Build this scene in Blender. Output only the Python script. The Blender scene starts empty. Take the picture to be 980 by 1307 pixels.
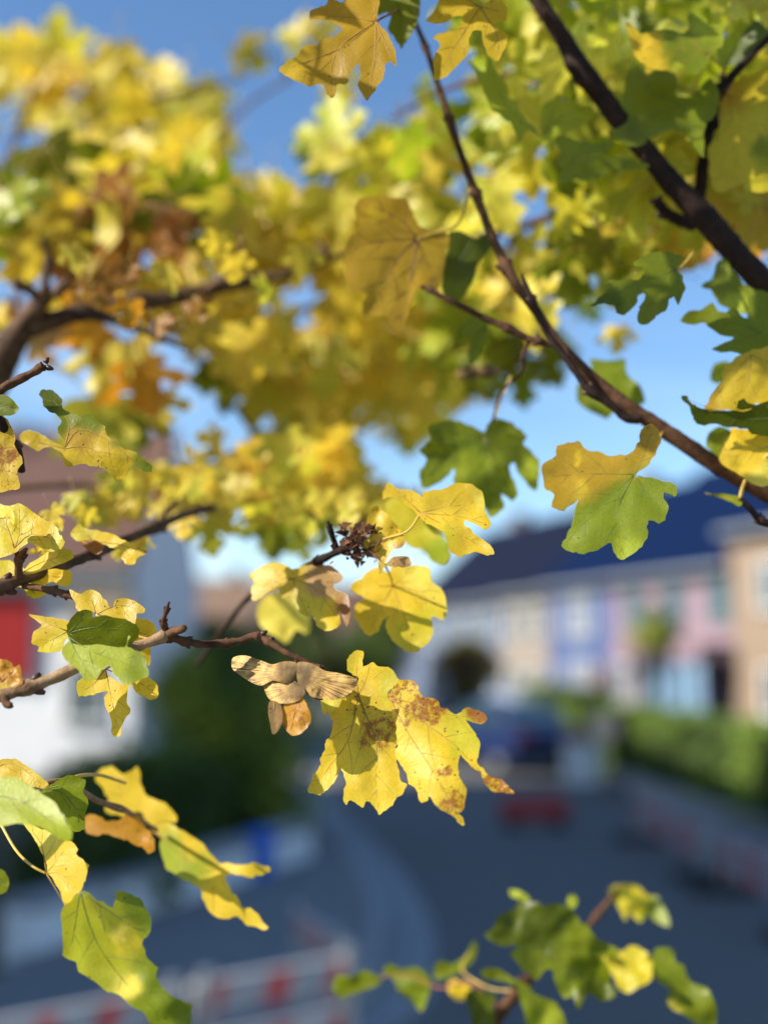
import bpy, bmesh, math, random
from mathutils import Vector, Matrix, noise
from mathutils.geometry import delaunay_2d_cdt
random.seed(7)
R = random.Random(11)
scene = bpy.context.scene
col = scene.collection

# ---------------------------------------------------------------- camera
CAM = Vector((0.0, 0.0, 2.3))
PITCH = math.radians(7.8)
F = 1430.0                                   # focal length in photo pixels (photo is 980 x 1307)
cam_data = bpy.data.cameras.new("camera")
cam = bpy.data.objects.new("camera", cam_data)
col.objects.link(cam)
cam.location = CAM
cam.rotation_euler = (math.radians(90) + PITCH, 0, 0)
cam_data.sensor_fit = 'HORIZONTAL'
cam_data.sensor_width = 24.0
cam_data.lens = 24.0 * F / 980.0
cam_data.clip_start = 0.01
cam_data.clip_end = 3000
cam_data.dof.use_dof = True
cam_data.dof.focus_distance = 0.440
cam_data.dof.aperture_fstop = 2.9
cam_data.dof.aperture_blades = 0
scene.camera = cam
scene.cycles.use_denoising = True
scene.cycles.max_bounces = 8
scene.cycles.diffuse_bounces = 4
scene.cycles.transmission_bounces = 6

# ---------------------------------------------------------------- light
SUN_DIR = Vector((-0.77, -0.33, 0.545)).normalized()     # towards the sun
world = bpy.data.worlds.new("World")
scene.world = world
world.use_nodes = True
wn, wl = world.node_tree.nodes, world.node_tree.links
wn.clear()
sky = wn.new("ShaderNodeTexSky")
sky.sky_type = 'NISHITA'
sky.sun_disc = False
sky.sun_elevation = math.asin(SUN_DIR.z)
sky.sun_rotation = math.atan2(SUN_DIR.x, SUN_DIR.y)
sky.altitude = 400
sky.air_density = 1.0
sky.dust_density = 0.4
sky.ozone_density = 2.5
hs = wn.new("ShaderNodeHueSaturation"); hs.inputs['Saturation'].default_value = 1.12
# thin high cloud
tc = wn.new("ShaderNodeTexCoord")
mp = wn.new("ShaderNodeMapping"); mp.inputs['Scale'].default_value = (1.3, 1.3, 5.0); mp.inputs['Rotation'].default_value = (0.35, 0.2, 0.4)
nz = wn.new("ShaderNodeTexNoise"); nz.inputs['Scale'].default_value = 2.6; nz.inputs['Detail'].default_value = 6
cr = wn.new("ShaderNodeValToRGB"); cr.color_ramp.elements[0].position = 0.46; cr.color_ramp.elements[1].position = 0.85
sp = wn.new("ShaderNodeSeparateXYZ")
mr = wn.new("ShaderNodeMapRange"); mr.inputs['From Min'].default_value = 0.0; mr.inputs['From Max'].default_value = 0.36
mr.inputs['To Min'].default_value = 0.85; mr.inputs['To Max'].default_value = 0.0
mu = wn.new("ShaderNodeMath"); mu.operation = 'MULTIPLY'
mx = wn.new("ShaderNodeMixRGB"); mx.inputs[2].default_value = (6.6, 7.4, 8.6, 1)
bg = wn.new("ShaderNodeBackground"); bg.inputs['Strength'].default_value = 0.118
wo = wn.new("ShaderNodeOutputWorld")
wl.new(sky.outputs[0], hs.inputs['Color']); wl.new(hs.outputs[0], mx.inputs[1])
wl.new(tc.outputs['Generated'], mp.inputs[0]); wl.new(mp.outputs[0], nz.inputs['Vector']); wl.new(nz.outputs['Fac'], cr.inputs[0])
wl.new(tc.outputs['Generated'], sp.inputs[0]); wl.new(sp.outputs['Z'], mr.inputs['Value'])
wl.new(cr.outputs[0], mu.inputs[0]); wl.new(mr.outputs[0], mu.inputs[1]); wl.new(mu.outputs[0], mx.inputs[0])
wl.new(mx.outputs[0], bg.inputs['Color']); wl.new(bg.outputs[0], wo.inputs[0])

sun_data = bpy.data.lights.new("sun", 'SUN')
sun_data.energy = 5.0
sun_data.angle = math.radians(0.5)
sun_data.color = (1.0, 0.93, 0.82)
sun = bpy.data.objects.new("sun", sun_data)
col.objects.link(sun)
sun.rotation_euler = SUN_DIR.to_track_quat('Z', 'Y').to_euler()

scene.view_settings.view_transform = 'Standard'
scene.view_settings.look = 'None'
scene.view_settings.exposure = 0.84
scene.view_settings.gamma = 1.0

# ---------------------------------------------------------------- projection of photo pixels to space
RT = Vector((1, 0, 0))
FW = Vector((0, math.cos(PITCH), math.sin(PITCH)))
UP = Vector((0, -math.sin(PITCH), math.cos(PITCH)))

def P(x, y, d):
    return CAM + FW * d + RT * ((x - 490) / F * d) + UP * ((653.5 - y) / F * d)

def G(x, y, z=0.0):
    r = FW + RT * ((x - 490) / F) + UP * ((653.5 - y) / F)
    t = (z - CAM.z) / r.z
    return CAM + r * t

def PY(x, y, Y):
    """the point seen at a photo pixel, Y metres ahead along the street"""
    r = FW + RT * ((x - 490) / F) + UP * ((653.5 - y) / F)
    return CAM + r * (Y / r.y)

# ---------------------------------------------------------------- materials
def new_mat(name):
    m = bpy.data.materials.new(name); m.use_nodes = True
    m.node_tree.nodes.clear()
    return m, m.node_tree.nodes, m.node_tree.links

def plain(name, c, rough=0.7, var=0.15, scale=6.0, metal=0.0, bump=0.0, spec=0.4):
    m, n, l = new_mat(name)
    out = n.new("ShaderNodeOutputMaterial"); b = n.new("ShaderNodeBsdfPrincipled")
    t = n.new("ShaderNodeTexCoord"); z = n.new("ShaderNodeTexNoise"); z.inputs['Scale'].default_value = scale; z.inputs['Detail'].default_value = 7
    r = n.new("ShaderNodeMapRange"); r.inputs['From Min'].default_value = 0.3; r.inputs['From Max'].default_value = 0.7
    r.inputs['To Min'].default_value = 1 - var; r.inputs['To Max'].default_value = 1 + var
    mm = n.new("ShaderNodeMixRGB"); mm.blend_type = 'MULTIPLY'; mm.inputs[0].default_value = 1; mm.inputs[1].default_value = (*c, 1)
    l.new(t.outputs['Object'], z.inputs['Vector']); l.new(z.outputs['Fac'], r.inputs['Value']); l.new(r.outputs[0], mm.inputs[2])
    l.new(mm.outputs[0], b.inputs['Base Color']); l.new(b.outputs[0], out.inputs[0])
    b.inputs['Roughness'].default_value = rough; b.inputs['Metallic'].default_value = metal
    b.inputs['Specular IOR Level'].default_value = spec
    if bump:
        bp = n.new("ShaderNodeBump"); bp.inputs['Strength'].default_value = bump; bp.inputs['Distance'].default_value = 0.02
        l.new(z.outputs['Fac'], bp.inputs['Height']); l.new(bp.outputs[0], b.inputs['Normal'])
    return m

def leaf_mat(name, hero):
    """thin leaf: reflects and lets light through; colour from the vertex attribute (hero) or from the object colour"""
    m, n, l = new_mat(name)
    out = n.new("ShaderNodeOutputMaterial")
    t = n.new("ShaderNodeTexCoord"); oi = n.new("ShaderNodeObjectInfo")
    add = n.new("ShaderNodeVectorMath"); add.operation = 'ADD'
    cmb = n.new("ShaderNodeCombineXYZ"); ml = n.new("ShaderNodeMath"); ml.operation = 'MULTIPLY'; ml.inputs[1].default_value = 13.0
    l.new(oi.outputs['Random'], ml.inputs[0]); l.new(ml.outputs[0], cmb.inputs[0]); l.new(ml.outputs[0], cmb.inputs[1])
    l.new(t.outputs['Object'], add.inputs[0]); l.new(cmb.outputs[0], add.inputs[1])
    V = add.outputs[0]
    if hero:
        at = n.new("ShaderNodeAttribute"); at.attribute_name = 'col'
        base, brown = at.outputs['Color'], at.outputs['Alpha']
    else:
        base, brown = oi.outputs['Color'], oi.outputs['Alpha']
    # mottling in value
    z1 = n.new("ShaderNodeTexNoise"); z1.inputs['Scale'].default_value = 55; z1.inputs['Detail'].default_value = 5
    l.new(V, z1.inputs['Vector'])
    r1 = n.new("ShaderNodeMapRange"); r1.inputs['From Min'].default_value = 0.3; r1.inputs['From Max'].default_value = 0.7
    r1.inputs['To Min'].default_value = 0.86; r1.inputs['To Max'].default_value = 1.12
    l.new(z1.outputs['Fac'], r1.inputs['Value'])
    m1 = n.new("ShaderNodeMixRGB"); m1.blend_type = 'MULTIPLY'; m1.inputs[0].default_value = 1
    l.new(base, m1.inputs[1]); l.new(r1.outputs[0], m1.inputs[2])
    cur = m1.outputs[0]
    # greener / yellower drift
    z2 = n.new("ShaderNodeTexNoise"); z2.inputs['Scale'].default_value = 28 if not hero else 45; z2.inputs['Detail'].default_value = 2
    l.new(V, z2.inputs['Vector'])
    r2 = n.new("ShaderNodeMapRange"); r2.inputs['From Min'].default_value = 0.48; r2.inputs['From Max'].default_value = 0.66
    r2.inputs['To Min'].default_value = 0; r2.inputs['To Max'].default_value = 0.18 if hero else 0.5
    l.new(z2.outputs['Fac'], r2.inputs['Value'])
    m2 = n.new("ShaderNodeMixRGB"); m2.blend_type = 'MULTIPLY'; m2.inputs[2].default_value = (0.70, 0.94, 0.75, 1)
    l.new(r2.outputs[0], m2.inputs[0]); l.new(cur, m2.inputs[1]); cur = m2.outputs[0]
    # fine vein net
    vo = n.new("ShaderNodeTexVoronoi"); vo.feature = 'DISTANCE_TO_EDGE'; vo.inputs['Scale'].default_value = 420
    zz = n.new("ShaderNodeTexNoise"); zz.inputs['Scale'].default_value = 120
    l.new(V, zz.inputs['Vector'])
    vm = n.new("ShaderNodeMixRGB"); vm.inputs[0].default_value = 0.01; l.new(V, vm.inputs[1]); l.new(zz.outputs['Color'], vm.inputs[2])
    l.new(vm.outputs[0], vo.inputs['Vector'])
    r3 = n.new("ShaderNodeMapRange"); r3.inputs['From Min'].default_value = 0.0; r3.inputs['From Max'].default_value = 0.12
    r3.inputs['To Min'].default_value = 0.90; r3.inputs['To Max'].default_value = 1.0
    l.new(vo.outputs['Distance'], r3.inputs['Value'])
    m3 = n.new("ShaderNodeMixRGB"); m3.blend_type = 'MULTIPLY'; m3.inputs[0].default_value = 1
    l.new(cur, m3.inputs[1]); l.new(r3.outputs[0], m3.inputs[2]); cur = m3.outputs[0]
    # brown decay where 'brown' is high
    z4 = n.new("ShaderNodeTexNoise"); z4.inputs['Scale'].default_value = 420; z4.inputs['Detail'].default_value = 8; z4.inputs['Roughness'].default_value = 0.7
    l.new(V, z4.inputs['Vector'])
    ad = n.new("ShaderNodeMath"); ad.operation = 'ADD'; l.new(z4.outputs['Fac'], ad.inputs[0])
    bs = n.new("ShaderNodeMath"); bs.operation = 'MULTIPLY'; bs.inputs[1].default_value = 0.42; l.new(brown, bs.inputs[0]); l.new(bs.outputs[0], ad.inputs[1])
    r4 = n.new("ShaderNodeMapRange"); r4.inputs['From Min'].default_value = 0.74; r4.inputs['From Max'].default_value = 0.86
    r4.inputs['To Min'].default_value = 0; r4.inputs['To Max'].default_value = 0.95
    l.new(ad.outputs[0], r4.inputs['Value'])
    m4 = n.new("ShaderNodeMixRGB"); m4.inputs[2].default_value = (0.34, 0.115, 0.012, 1)
    l.new(r4.outputs[0], m4.inputs[0]); l.new(cur, m4.inputs[1]); cur = m4.outputs[0]
    # small dark specks, thicker where brown
    v5 = n.new("ShaderNodeTexVoronoi"); v5.inputs['Scale'].default_value = 620; l.new(V, v5.inputs['Vector'])
    sc = n.new("ShaderNodeSeparateColor"); l.new(v5.outputs['Color'], sc.inputs[0])
    th = n.new("ShaderNodeMath"); th.operation = 'MULTIPLY_ADD'; th.inputs[1].default_value = 0.36; th.inputs[2].default_value = 0.006
    l.new(brown, th.inputs[0])
    lt = n.new("ShaderNodeMath"); lt.operation = 'LESS_THAN'; l.new(sc.outputs[0], lt.inputs[0]); l.new(th.outputs[0], lt.inputs[1])
    rs = n.new("ShaderNodeMapRange"); rs.inputs['From Min'].default_value = 0.16; rs.inputs['From Max'].default_value = 0.34
    rs.inputs['To Min'].default_value = 0.85; rs.inputs['To Max'].default_value = 0.0
    l.new(v5.outputs['Distance'], rs.inputs['Value'])
    mm = n.new("ShaderNodeMath"); mm.operation = 'MULTIPLY'; l.new(lt.outputs[0], mm.inputs[0]); l.new(rs.outputs[0], mm.inputs[1])
    m5 = n.new("ShaderNodeMixRGB"); m5.inputs[2].default_value = (0.10, 0.03, 0.006, 1)
    l.new(mm.outputs[0], m5.inputs[0]); l.new(cur, m5.inputs[1]); cur = m5.outputs[0]
    df = n.new("ShaderNodeBsdfDiffuse"); l.new(cur, df.inputs['Color'])
    gm = n.new("ShaderNodeGamma"); gm.inputs[1].default_value = 1.12; l.new(cur, gm.inputs[0])
    br = n.new("ShaderNodeMixRGB"); br.blend_type = 'MULTIPLY'; br.inputs[0].default_value = 1; br.inputs[2].default_value = (1.22, 1.20, 1.0, 1)
    l.new(gm.outputs[0], br.inputs[1])
    tr = n.new("ShaderNodeBsdfTranslucent"); l.new(br.outputs[0], tr.inputs['Color'])
    ms = n.new("ShaderNodeMixShader"); ms.inputs[0].default_value = 0.54
    l.new(df.outputs[0], ms.inputs[1]); l.new(tr.outputs[0], ms.inputs[2])
    gl = n.new("ShaderNodeBsdfGlossy"); gl.inputs['Roughness'].default_value = 0.42; gl.inputs['Color'].default_value = (1, 1, 1, 1)
    fr = n.new("ShaderNodeFresnel"); fr.inputs['IOR'].default_value = 1.38
    fm = n.new("ShaderNodeMath"); fm.operation = 'MULTIPLY'; fm.inputs[1].default_value = 0.55; l.new(fr.outputs[0], fm.inputs[0])
    mg = n.new("ShaderNodeMixShader"); l.new(fm.outputs[0], mg.inputs[0]); l.new(ms.outputs[0], mg.inputs[1]); l.new(gl.outputs[0], mg.inputs[2])
    bp = n.new("ShaderNodeBump"); bp.inputs['Strength'].default_value = 0.3; bp.inputs['Distance'].default_value = 0.0004
    l.new(vo.outputs['Distance'], bp.inputs['Height'])
    for s in (df, tr, gl): l.new(bp.outputs[0], s.inputs['Normal'])
    l.new(mg.outputs[0], out.inputs[0])
    return m

def bark_mat(name, c1, c2, scale=260):
    m, n, l = new_mat(name)
    out = n.new("ShaderNodeOutputMaterial"); b = n.new("ShaderNodeBsdfPrincipled")
    t = n.new("ShaderNodeTexCoord")
    z = n.new("ShaderNodeTexNoise"); z.inputs['Scale'].default_value = scale; z.inputs['Detail'].default_value = 8; z.inputs['Roughness'].default_value = 0.65
    z2 = n.new("ShaderNodeTexNoise"); z2.inputs['Scale'].default_value = scale / 7
    l.new(t.outputs['Object'], z.inputs['Vector']); l.new(t.outputs['Object'], z2.inputs['Vector'])
    av = n.new("ShaderNodeMath"); av.operation = 'ADD'; l.new(z.outputs['Fac'], av.inputs[0]); l.new(z2.outputs['Fac'], av.inputs[1])
    r = n.new("ShaderNodeValToRGB"); r.color_ramp.elements[0].position = 0.40; r.color_ramp.elements[1].position = 0.62
    hv = n.new("ShaderNodeMath"); hv.operation = 'MULTIPLY'; hv.inputs[1].default_value = 0.5; l.new(av.outputs[0], hv.inputs[0])
    r.color_ramp.elements[0].color = (*c1, 1); r.color_ramp.elements[1].color = (*c2, 1)
    l.new(hv.outputs[0], r.inputs[0]); l.new(r.outputs[0], b.inputs['Base Color'])
    bp = n.new("ShaderNodeBump"); bp.inputs['Strength'].default_value = 0.8; bp.inputs['Distance'].default_value = 0.0012
    l.new(z.outputs['Fac'], bp.inputs['Height']); l.new(bp.outputs[0], b.inputs['Normal'])
    b.inputs['Roughness'].default_value = 0.75; b.inputs['Specular IOR Level'].default_value = 0.2
    l.new(b.outputs[0], out.inputs[0])
    return m

M_LEAF_H = leaf_mat("leaf_traced", True)
M_LEAF = leaf_mat("leaf", False)
M_BARK_TAN = bark_mat("bark_tan", (0.10, 0.045, 0.02), (0.36, 0.23, 0.12))
M_BARK_BROWN = bark_mat("bark_brown", (0.035, 0.013, 0.006), (0.15, 0.072, 0.032))
M_BARK_DARK = bark_mat("bark_dark", (0.010, 0.005, 0.004), (0.042, 0.021, 0.013), 160)
M_BARK_GREY = bark_mat("bark_grey", (0.035, 0.018, 0.010), (0.17, 0.095, 0.05), 150)
M_BUD = plain("bud", (0.06, 0.022, 0.014), 0.5, 0.3, 300)
M_VEIN_Y = plain("vein_ochre", (0.30, 0.165, 0.022), 0.5, 0.2, 200)
M_VEIN_G = plain("vein_green", (0.09, 0.12, 0.02), 0.5, 0.2, 200)
M_VEIN_DK = plain("vein_dark", (0.10, 0.045, 0.012), 0.5, 0.2, 200)
M_PET_Y = plain("petiole_yellow", (0.50, 0.34, 0.06), 0.45, 0.2, 200)
M_PET_R = plain("petiole_red", (0.26, 0.08, 0.03), 0.45, 0.2, 200)

COLS = {  # leaf base colours (linear) and how brown-spotted
    'Y': (0.86, 0.59, 0.035), 'OL': (0.42, 0.41, 0.02), 'O': (0.69, 0.475, 0.028), 'H': (0.52, 0.32, 0.022), 'YG': (0.68, 0.55, 0.03),
    'L': (0.42, 0.47, 0.03), 'G': (0.20, 0.235, 0.006), 'D': (0.105, 0.135, 0.006), 'B': (0.36, 0.15, 0.022),
    'T': (0.50, 0.30, 0.12), 'P': (0.90, 0.72, 0.10), 'OR': (0.60, 0.29, 0.025), 'M': (0.24, 0.29, 0.013)}

# ---------------------------------------------------------------- object helpers
def props(o, **k):
    for a, b in k.items():
        if b is not None: o[a] = b
    return o

def empty(name, loc, label, cat, group=None):
    o = bpy.data.objects.new(name, None); col.objects.link(o); o.location = loc
    o.empty_display_size = 0.05
    return props(o, label=label, category=cat, group=group)

def mesh_obj(name, verts, faces, mats, parent=None, loc=None, smooth=True, midx=None):
    """verts in world space; the object's origin goes to loc"""
    me = bpy.data.meshes.new(name)
    o0 = Vector(loc) if loc is not None else Vector((0, 0, 0))
    me.from_pydata([tuple(Vector(v) - o0) for v in verts], [], faces)
    for m in (mats if isinstance(mats, (list, tuple)) else [mats]): me.materials.append(m)
    if midx: me.polygons.foreach_set('material_index', midx)
    if smooth: me.polygons.foreach_set('use_smooth', [True] * len(me.polygons))
    me.update()
    o = bpy.data.objects.new(name, me); col.objects.link(o)
    o.location = o0
    if parent:
        par_loc = world_loc(parent)
        o.parent = parent; o.location = o0 - par_loc
    return o

def world_loc(o):
    v = Vector(o.location)
    while o.parent: o = o.parent; v += Vector(o.location)
    return v

def catmull(pts, n, closed=False):
    out = []
    N = len(pts)
    rng = range(N) if closed else range(N - 1)
    for i in rng:
        if closed: p0, p1, p2, p3 = pts[(i - 1) % N], pts[i], pts[(i + 1) % N], pts[(i + 2) % N]
        else: p0, p1, p2, p3 = pts[max(i - 1, 0)], pts[i], pts[i + 1], pts[min(i + 2, N - 1)]
        for k in range(n):
            t = k / n
            out.append(tuple(0.5 * (2 * b + (c - a) * t + (2 * a - 5 * b + 4 * c - d) * t * t + (3 * b - a - 3 * c + d) * t ** 3)
                             for a, b, c, d in zip(p0, p1, p2, p3)))
    if not closed: out.append(tuple(pts[-1]))
    return out

def tube(pts, radii, seg=8, rough=0.0, V=None, Fc=None, freq=300):
    """a tapered tube with closed ends; returns verts, faces"""
    V = [] if V is None else V; Fc = [] if Fc is None else Fc
    b0 = len(V); n = len(pts)
    nrm = None
    for i, p in enumerate(pts):
        t = (pts[min(i + 1, n - 1)] - pts[max(i - 1, 0)])
        if t.length < 1e-9: t = Vector((0, 0, 1))
        t.normalize()
        if nrm is None: nrm = t.orthogonal().normalized()
        nrm = (nrm - t * nrm.dot(t)).normalized(); bn = t.cross(nrm)
        for k in range(seg):
            a = 2 * math.pi * k / seg
            dr = nrm * math.cos(a) + bn * math.sin(a)
            r = radii[i]
            if rough: r *= 1 + rough * noise.noise((p + dr * r) * freq)
            V.append(p + dr * r)
    for i in range(n - 1):
        for k in range(seg):
            a = b0 + i * seg + k; b = b0 + i * seg + (k + 1) % seg
            Fc.append((a, b, b + seg, a + seg))
    Fc.append(tuple(b0 + k for k in reversed(range(seg))))
    Fc.append(tuple(b0 + (n - 1) * seg + k for k in range(seg)))
    return V, Fc

def twig(name, pts, mat, parent, rough=0.22, seg=10, sub=7, nodes=(), buds=True, label=None):
    """pts: (x, y, depth, radius in photo pixels at that depth)"""
    cc = catmull([tuple(map(float, p)) for p in pts], sub)
    n = len(cc); pos = []; rad = []
    for i, (x, y, d, r) in enumerate(cc):
        rr = r * d / F
        for f in nodes:                       # growth nodes: ring-shaped swellings
            s = abs(i / (n - 1) - f) * n / 1.4
            rr *= 1 + 0.42 * math.exp(-s * s)
        w = rr * (0.32 if r < 9 else 0.16)
        q = P(x, y, d)
        pos.append(q + Vector((noise.noise(q * 45), noise.noise(q * 45 + Vector((9, 0, 0))), noise.noise(q * 45 + Vector((0, 7, 0))))) * w)
        rad.append(rr)
    V, Fc = tube(pos, rad, seg, rough)
    mi = [0] * len(Fc)
    if buds:
        for f in nodes:
            i = min(n - 2, max(1, int(f * (n - 1)))); t = (pos[i + 1] - pos[i - 1]).normalized()
            for s in (-1, 1):
                side = (t.cross(FW).normalized() * s * 0.75 + t).normalized()
                b = pos[i] + side * rad[i] * 0.7; L = rad[i] * 1.25
                f0 = len(Fc)
                tube([b, b + side * L * 0.5, b + side * L], [rad[i] * 0.55, rad[i] * 0.5, rad[i] * 0.22], 6, 0.1, V, Fc)
                mi += [1] * (len(Fc) - f0)
    o = mesh_obj(name, V, Fc, [mat, M_BUD], parent, pos[0], midx=mi)
    if label: o['label'] = label
    return o

# ---------------------------------------------------------------- leaves
def inside(poly, x, y):
    c = False; j = len(poly) - 1
    for i in range(len(poly)):
        xi, yi = poly[i]; xj, yj = poly[j]
        if (yi > y) != (yj > y) and x < (xj - xi) * (y - yi) / (yj - yi + 1e-12) + xi: c = not c
        j = i
    return c

def seg_dist(px, py, a, b):
    dx, dy = b[0] - a[0], b[1] - a[1]
    L = dx * dx + dy * dy
    t = 0 if L == 0 else max(0, min(1, ((px - a[0]) * dx + (py - a[1]) * dy) / L))
    return math.hypot(px - a[0] - t * dx, py - a[1] - t * dy)

def triangulate(outline, spacing):
    n = len(outline)
    xs = [p[0] for p in outline]; ys = [p[1] for p in outline]
    pts = [Vector(p) for p in outline]
    row = 0; y = min(ys) + spacing * 0.5
    while y < max(ys):
        x = min(xs) + (spacing * 0.5 if row % 2 else 0)
        while x < max(xs):
            if inside(outline, x, y):
                dm = min(seg_dist(x, y, outline[i], outline[(i + 1) % n]) for i in range(n))
                if dm > spacing * 0.45: pts.append(Vector((x, y)))
            x += spacing
        y += spacing * 0.866; row += 1
    v, e, f, _, _, _ = delaunay_2d_cdt(pts, [], [list(range(n))], 1, 1e-9)
    return [(p.x, p.y) for p in v], [tuple(t) for t in f]

def leaf_surface(veins, size, fold, wave, curl, seed, pleat=0.16):
    """height of the blade over its plane, as a function of the point in the plane"""
    off = Vector((seed * 3.7, seed * 1.3, seed * 0.7))
    mains = [v for v in veins]
    def z(x, y):
        r = math.hypot(x, y) / size
        d = min(min(seg_dist(x, y, v[i], v[i + 1]) for i in range(len(v) - 1)) for v in mains)
        h = -pleat * min(d, size * 0.12)                       # blade bulges between its veins
        h += fold * abs(x)
        h += curl * size * r * r
        q = Vector((x, y, 0)) * (2.6 / size) + off
        h += wave * size * noise.noise(q) * min(1, r * 1.3)
        q2 = Vector((x, y, 0)) * (9 / size) + off
        h += wave * 0.22 * size * noise.noise(q2) * min(1, r * 1.3)
        return h
    return z

def side_veins(veins, outline, step, size):
    out = []
    for v in veins:
        L = [0]
        for i in range(len(v) - 1): L.append(L[-1] + math.dist(v[i], v[i + 1]))
        if L[-1] < size * 0.3: continue
        k = 0; s = L[-1] * 0.30
        while s < L[-1] * 0.93:
            i = max(j for j in range(len(L) - 1) if L[j] <= s)
            t = (s - L[i]) / (L[i + 1] - L[i] + 1e-9)
            p = (v[i][0] + (v[i + 1][0] - v[i][0]) * t, v[i][1] + (v[i + 1][1] - v[i][1]) * t)
            a = math.atan2(v[i + 1][1] - v[i][1], v[i + 1][0] - v[i][0])
            sgn = 1 if k % 2 else -1
            ln = (L[-1] - s) * 0.55 + size * 0.05; q = [p]; ang = a + sgn * 0.85; c = p
            for m in range(6):
                c = (c[0] + math.cos(ang) * ln / 6, c[1] + math.sin(ang) * ln / 6); ang -= sgn * 0.05
                if not inside(outline, *c): break
                q.append(c)
            if len(q) > 2: out.append(q)
            k += 1; s += step * size
    return out

def vein_geometry(paths, z, to3, r0, taper_len, both=True):
    V, Fc = [], []
    for path, w in paths:
        q = catmull([tuple(map(float, p)) for p in path], 3)
        pos = [to3(x, y, z(x, y)) for x, y in q]
        n = len(pos)
        tube(pos, [max(r0 * w * (1 - 0.75 * i / (n - 1)), r0 * 0.16) for i in range(n)], 5, 0, V, Fc)
    return V, Fc

LEAF_SEED = [0]
def traced_leaf(parent, outline, junction, tips, d, colors, gx=0.0, gy=0.0, wave=0.05, curl=0.0, fold=0.0, fold_axis=None,
                vein_mat=None, petiole=None, label=None, name='leaf', sub=3, spacing=None, pet_mat=None, vein_w=1.0, far=False):
    """outline, junction, tips in photo pixels; colors: [(x, y, key, weight radius px, brown)]; gx, gy: lean of the blade (m per m)"""
    LEAF_SEED[0] += 1; seed = LEAF_SEED[0]
    gx -= 0.28; gy += 0.12
    s = d / F; jx, jy = junction
    loc = lambda x, y: ((x - jx) * s, -(y - jy) * s)
    ol = [loc(x, y) for x, y in catmull(outline, sub + 1, True)]
    size = max(math.hypot(*p) for p in ol)
    ol = [(x + size * .022 * noise.noise(Vector((x, y, seed)) * (13 / size)) + size * .012 * noise.noise(Vector((x, y, seed + 5)) * (34 / size)),
           y + size * .022 * noise.noise(Vector((x, y, seed + 9)) * (13 / size)) + size * .012 * noise.noise(Vector((x, y, seed + 3)) * (34 / size))) for x, y in ol]
    veins = [[loc(*q) for q in ([junction] + (t if isinstance(t, list) else [t]))] for t in tips]
    if not veins: veins = [[(0, 0), (size * 0.5, 0)]]
    if fold_axis: fa = math.atan2(-(fold_axis[1] - jy), fold_axis[0] - jx)
    else: fa = math.pi / 2
    ca, sa = math.cos(-fa + math.pi / 2), math.sin(-fa + math.pi / 2)
    surf = leaf_surface(veins, size, 0.0, wave, curl, seed)
    z = lambda x, y: surf(x, y) + fold * abs(x * ca - y * sa) + gx * x + gy * y
    O = P(jx, jy, d)
    to3 = lambda x, y, h: O + RT * x + UP * y + FW * h
    sp = spacing * s if spacing else size * 0.075
    v2, f = triangulate(ol, sp)
    to3 = lambda x, y, h: P(jx + x / s, jy - y / s, d + h)
    verts = [to3(x, y, z(x, y)) for x, y in v2]
    o = mesh_obj(name, verts, f, M_LEAF_H, parent, O)
    ca_ = o.data.color_attributes.new('col', 'FLOAT_COLOR', 'POINT')
    for i, (x, y) in enumerate(v2):
        px, py = jx + x / s, jy - y / s
        wn_ = Vector((px, py, seed)) * .06; px += 9 * noise.noise(wn_) + 4 * noise.noise(wn_ * 3); py += 9 * noise.noise(wn_ + Vector((5, 5, 5))) + 4 * noise.noise(wn_ * 3 + Vector((5, 5, 5)))
        tot = 0; c = [0, 0, 0, 0]
        for (bx, by, key, rad, br) in colors:
            w = 1.0 / (((px - bx) ** 2 + (py - by) ** 2) / (rad * rad) + 0.03) ** 3
            k = COLS[key]
            for j in range(3): c[j] += k[j] * w
            c[3] += br * w; tot += w
        ca_.data[i].color = [q / tot for q in c]
    if not far:
        sv = side_veins(veins, ol, 0.13, size)
        V, Fc = vein_geometry([(v, 0.85) for v in veins] + [(v, 0.40) for v in sv], z, to3, 0.00031 * vein_w, size)
        vm = mesh_obj('vein', V, Fc, vein_mat or M_VEIN_Y, o, O)
    if petiole:
        pts = catmull([(jx, jy, d)] + [tuple(map(float, q)) for q in petiole], 5)
        pos = [P(*q) for q in pts]
        V, Fc = tube(pos, [0.00042 + 0.00018 * (i / len(pos)) for i in range(len(pos))], 6, 0.1)
        mesh_obj('petiole', V, Fc, pet_mat or M_PET_Y, o, O)
    if label: o['label'] = label
    return o

def Z(ox, oy, sc):
    """reader for points measured in an enlargement of the photo"""
    return lambda *p: [(ox + p[i] / sc, oy + p[i + 1] / sc) for i in range(0, len(p), 2)]

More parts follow.
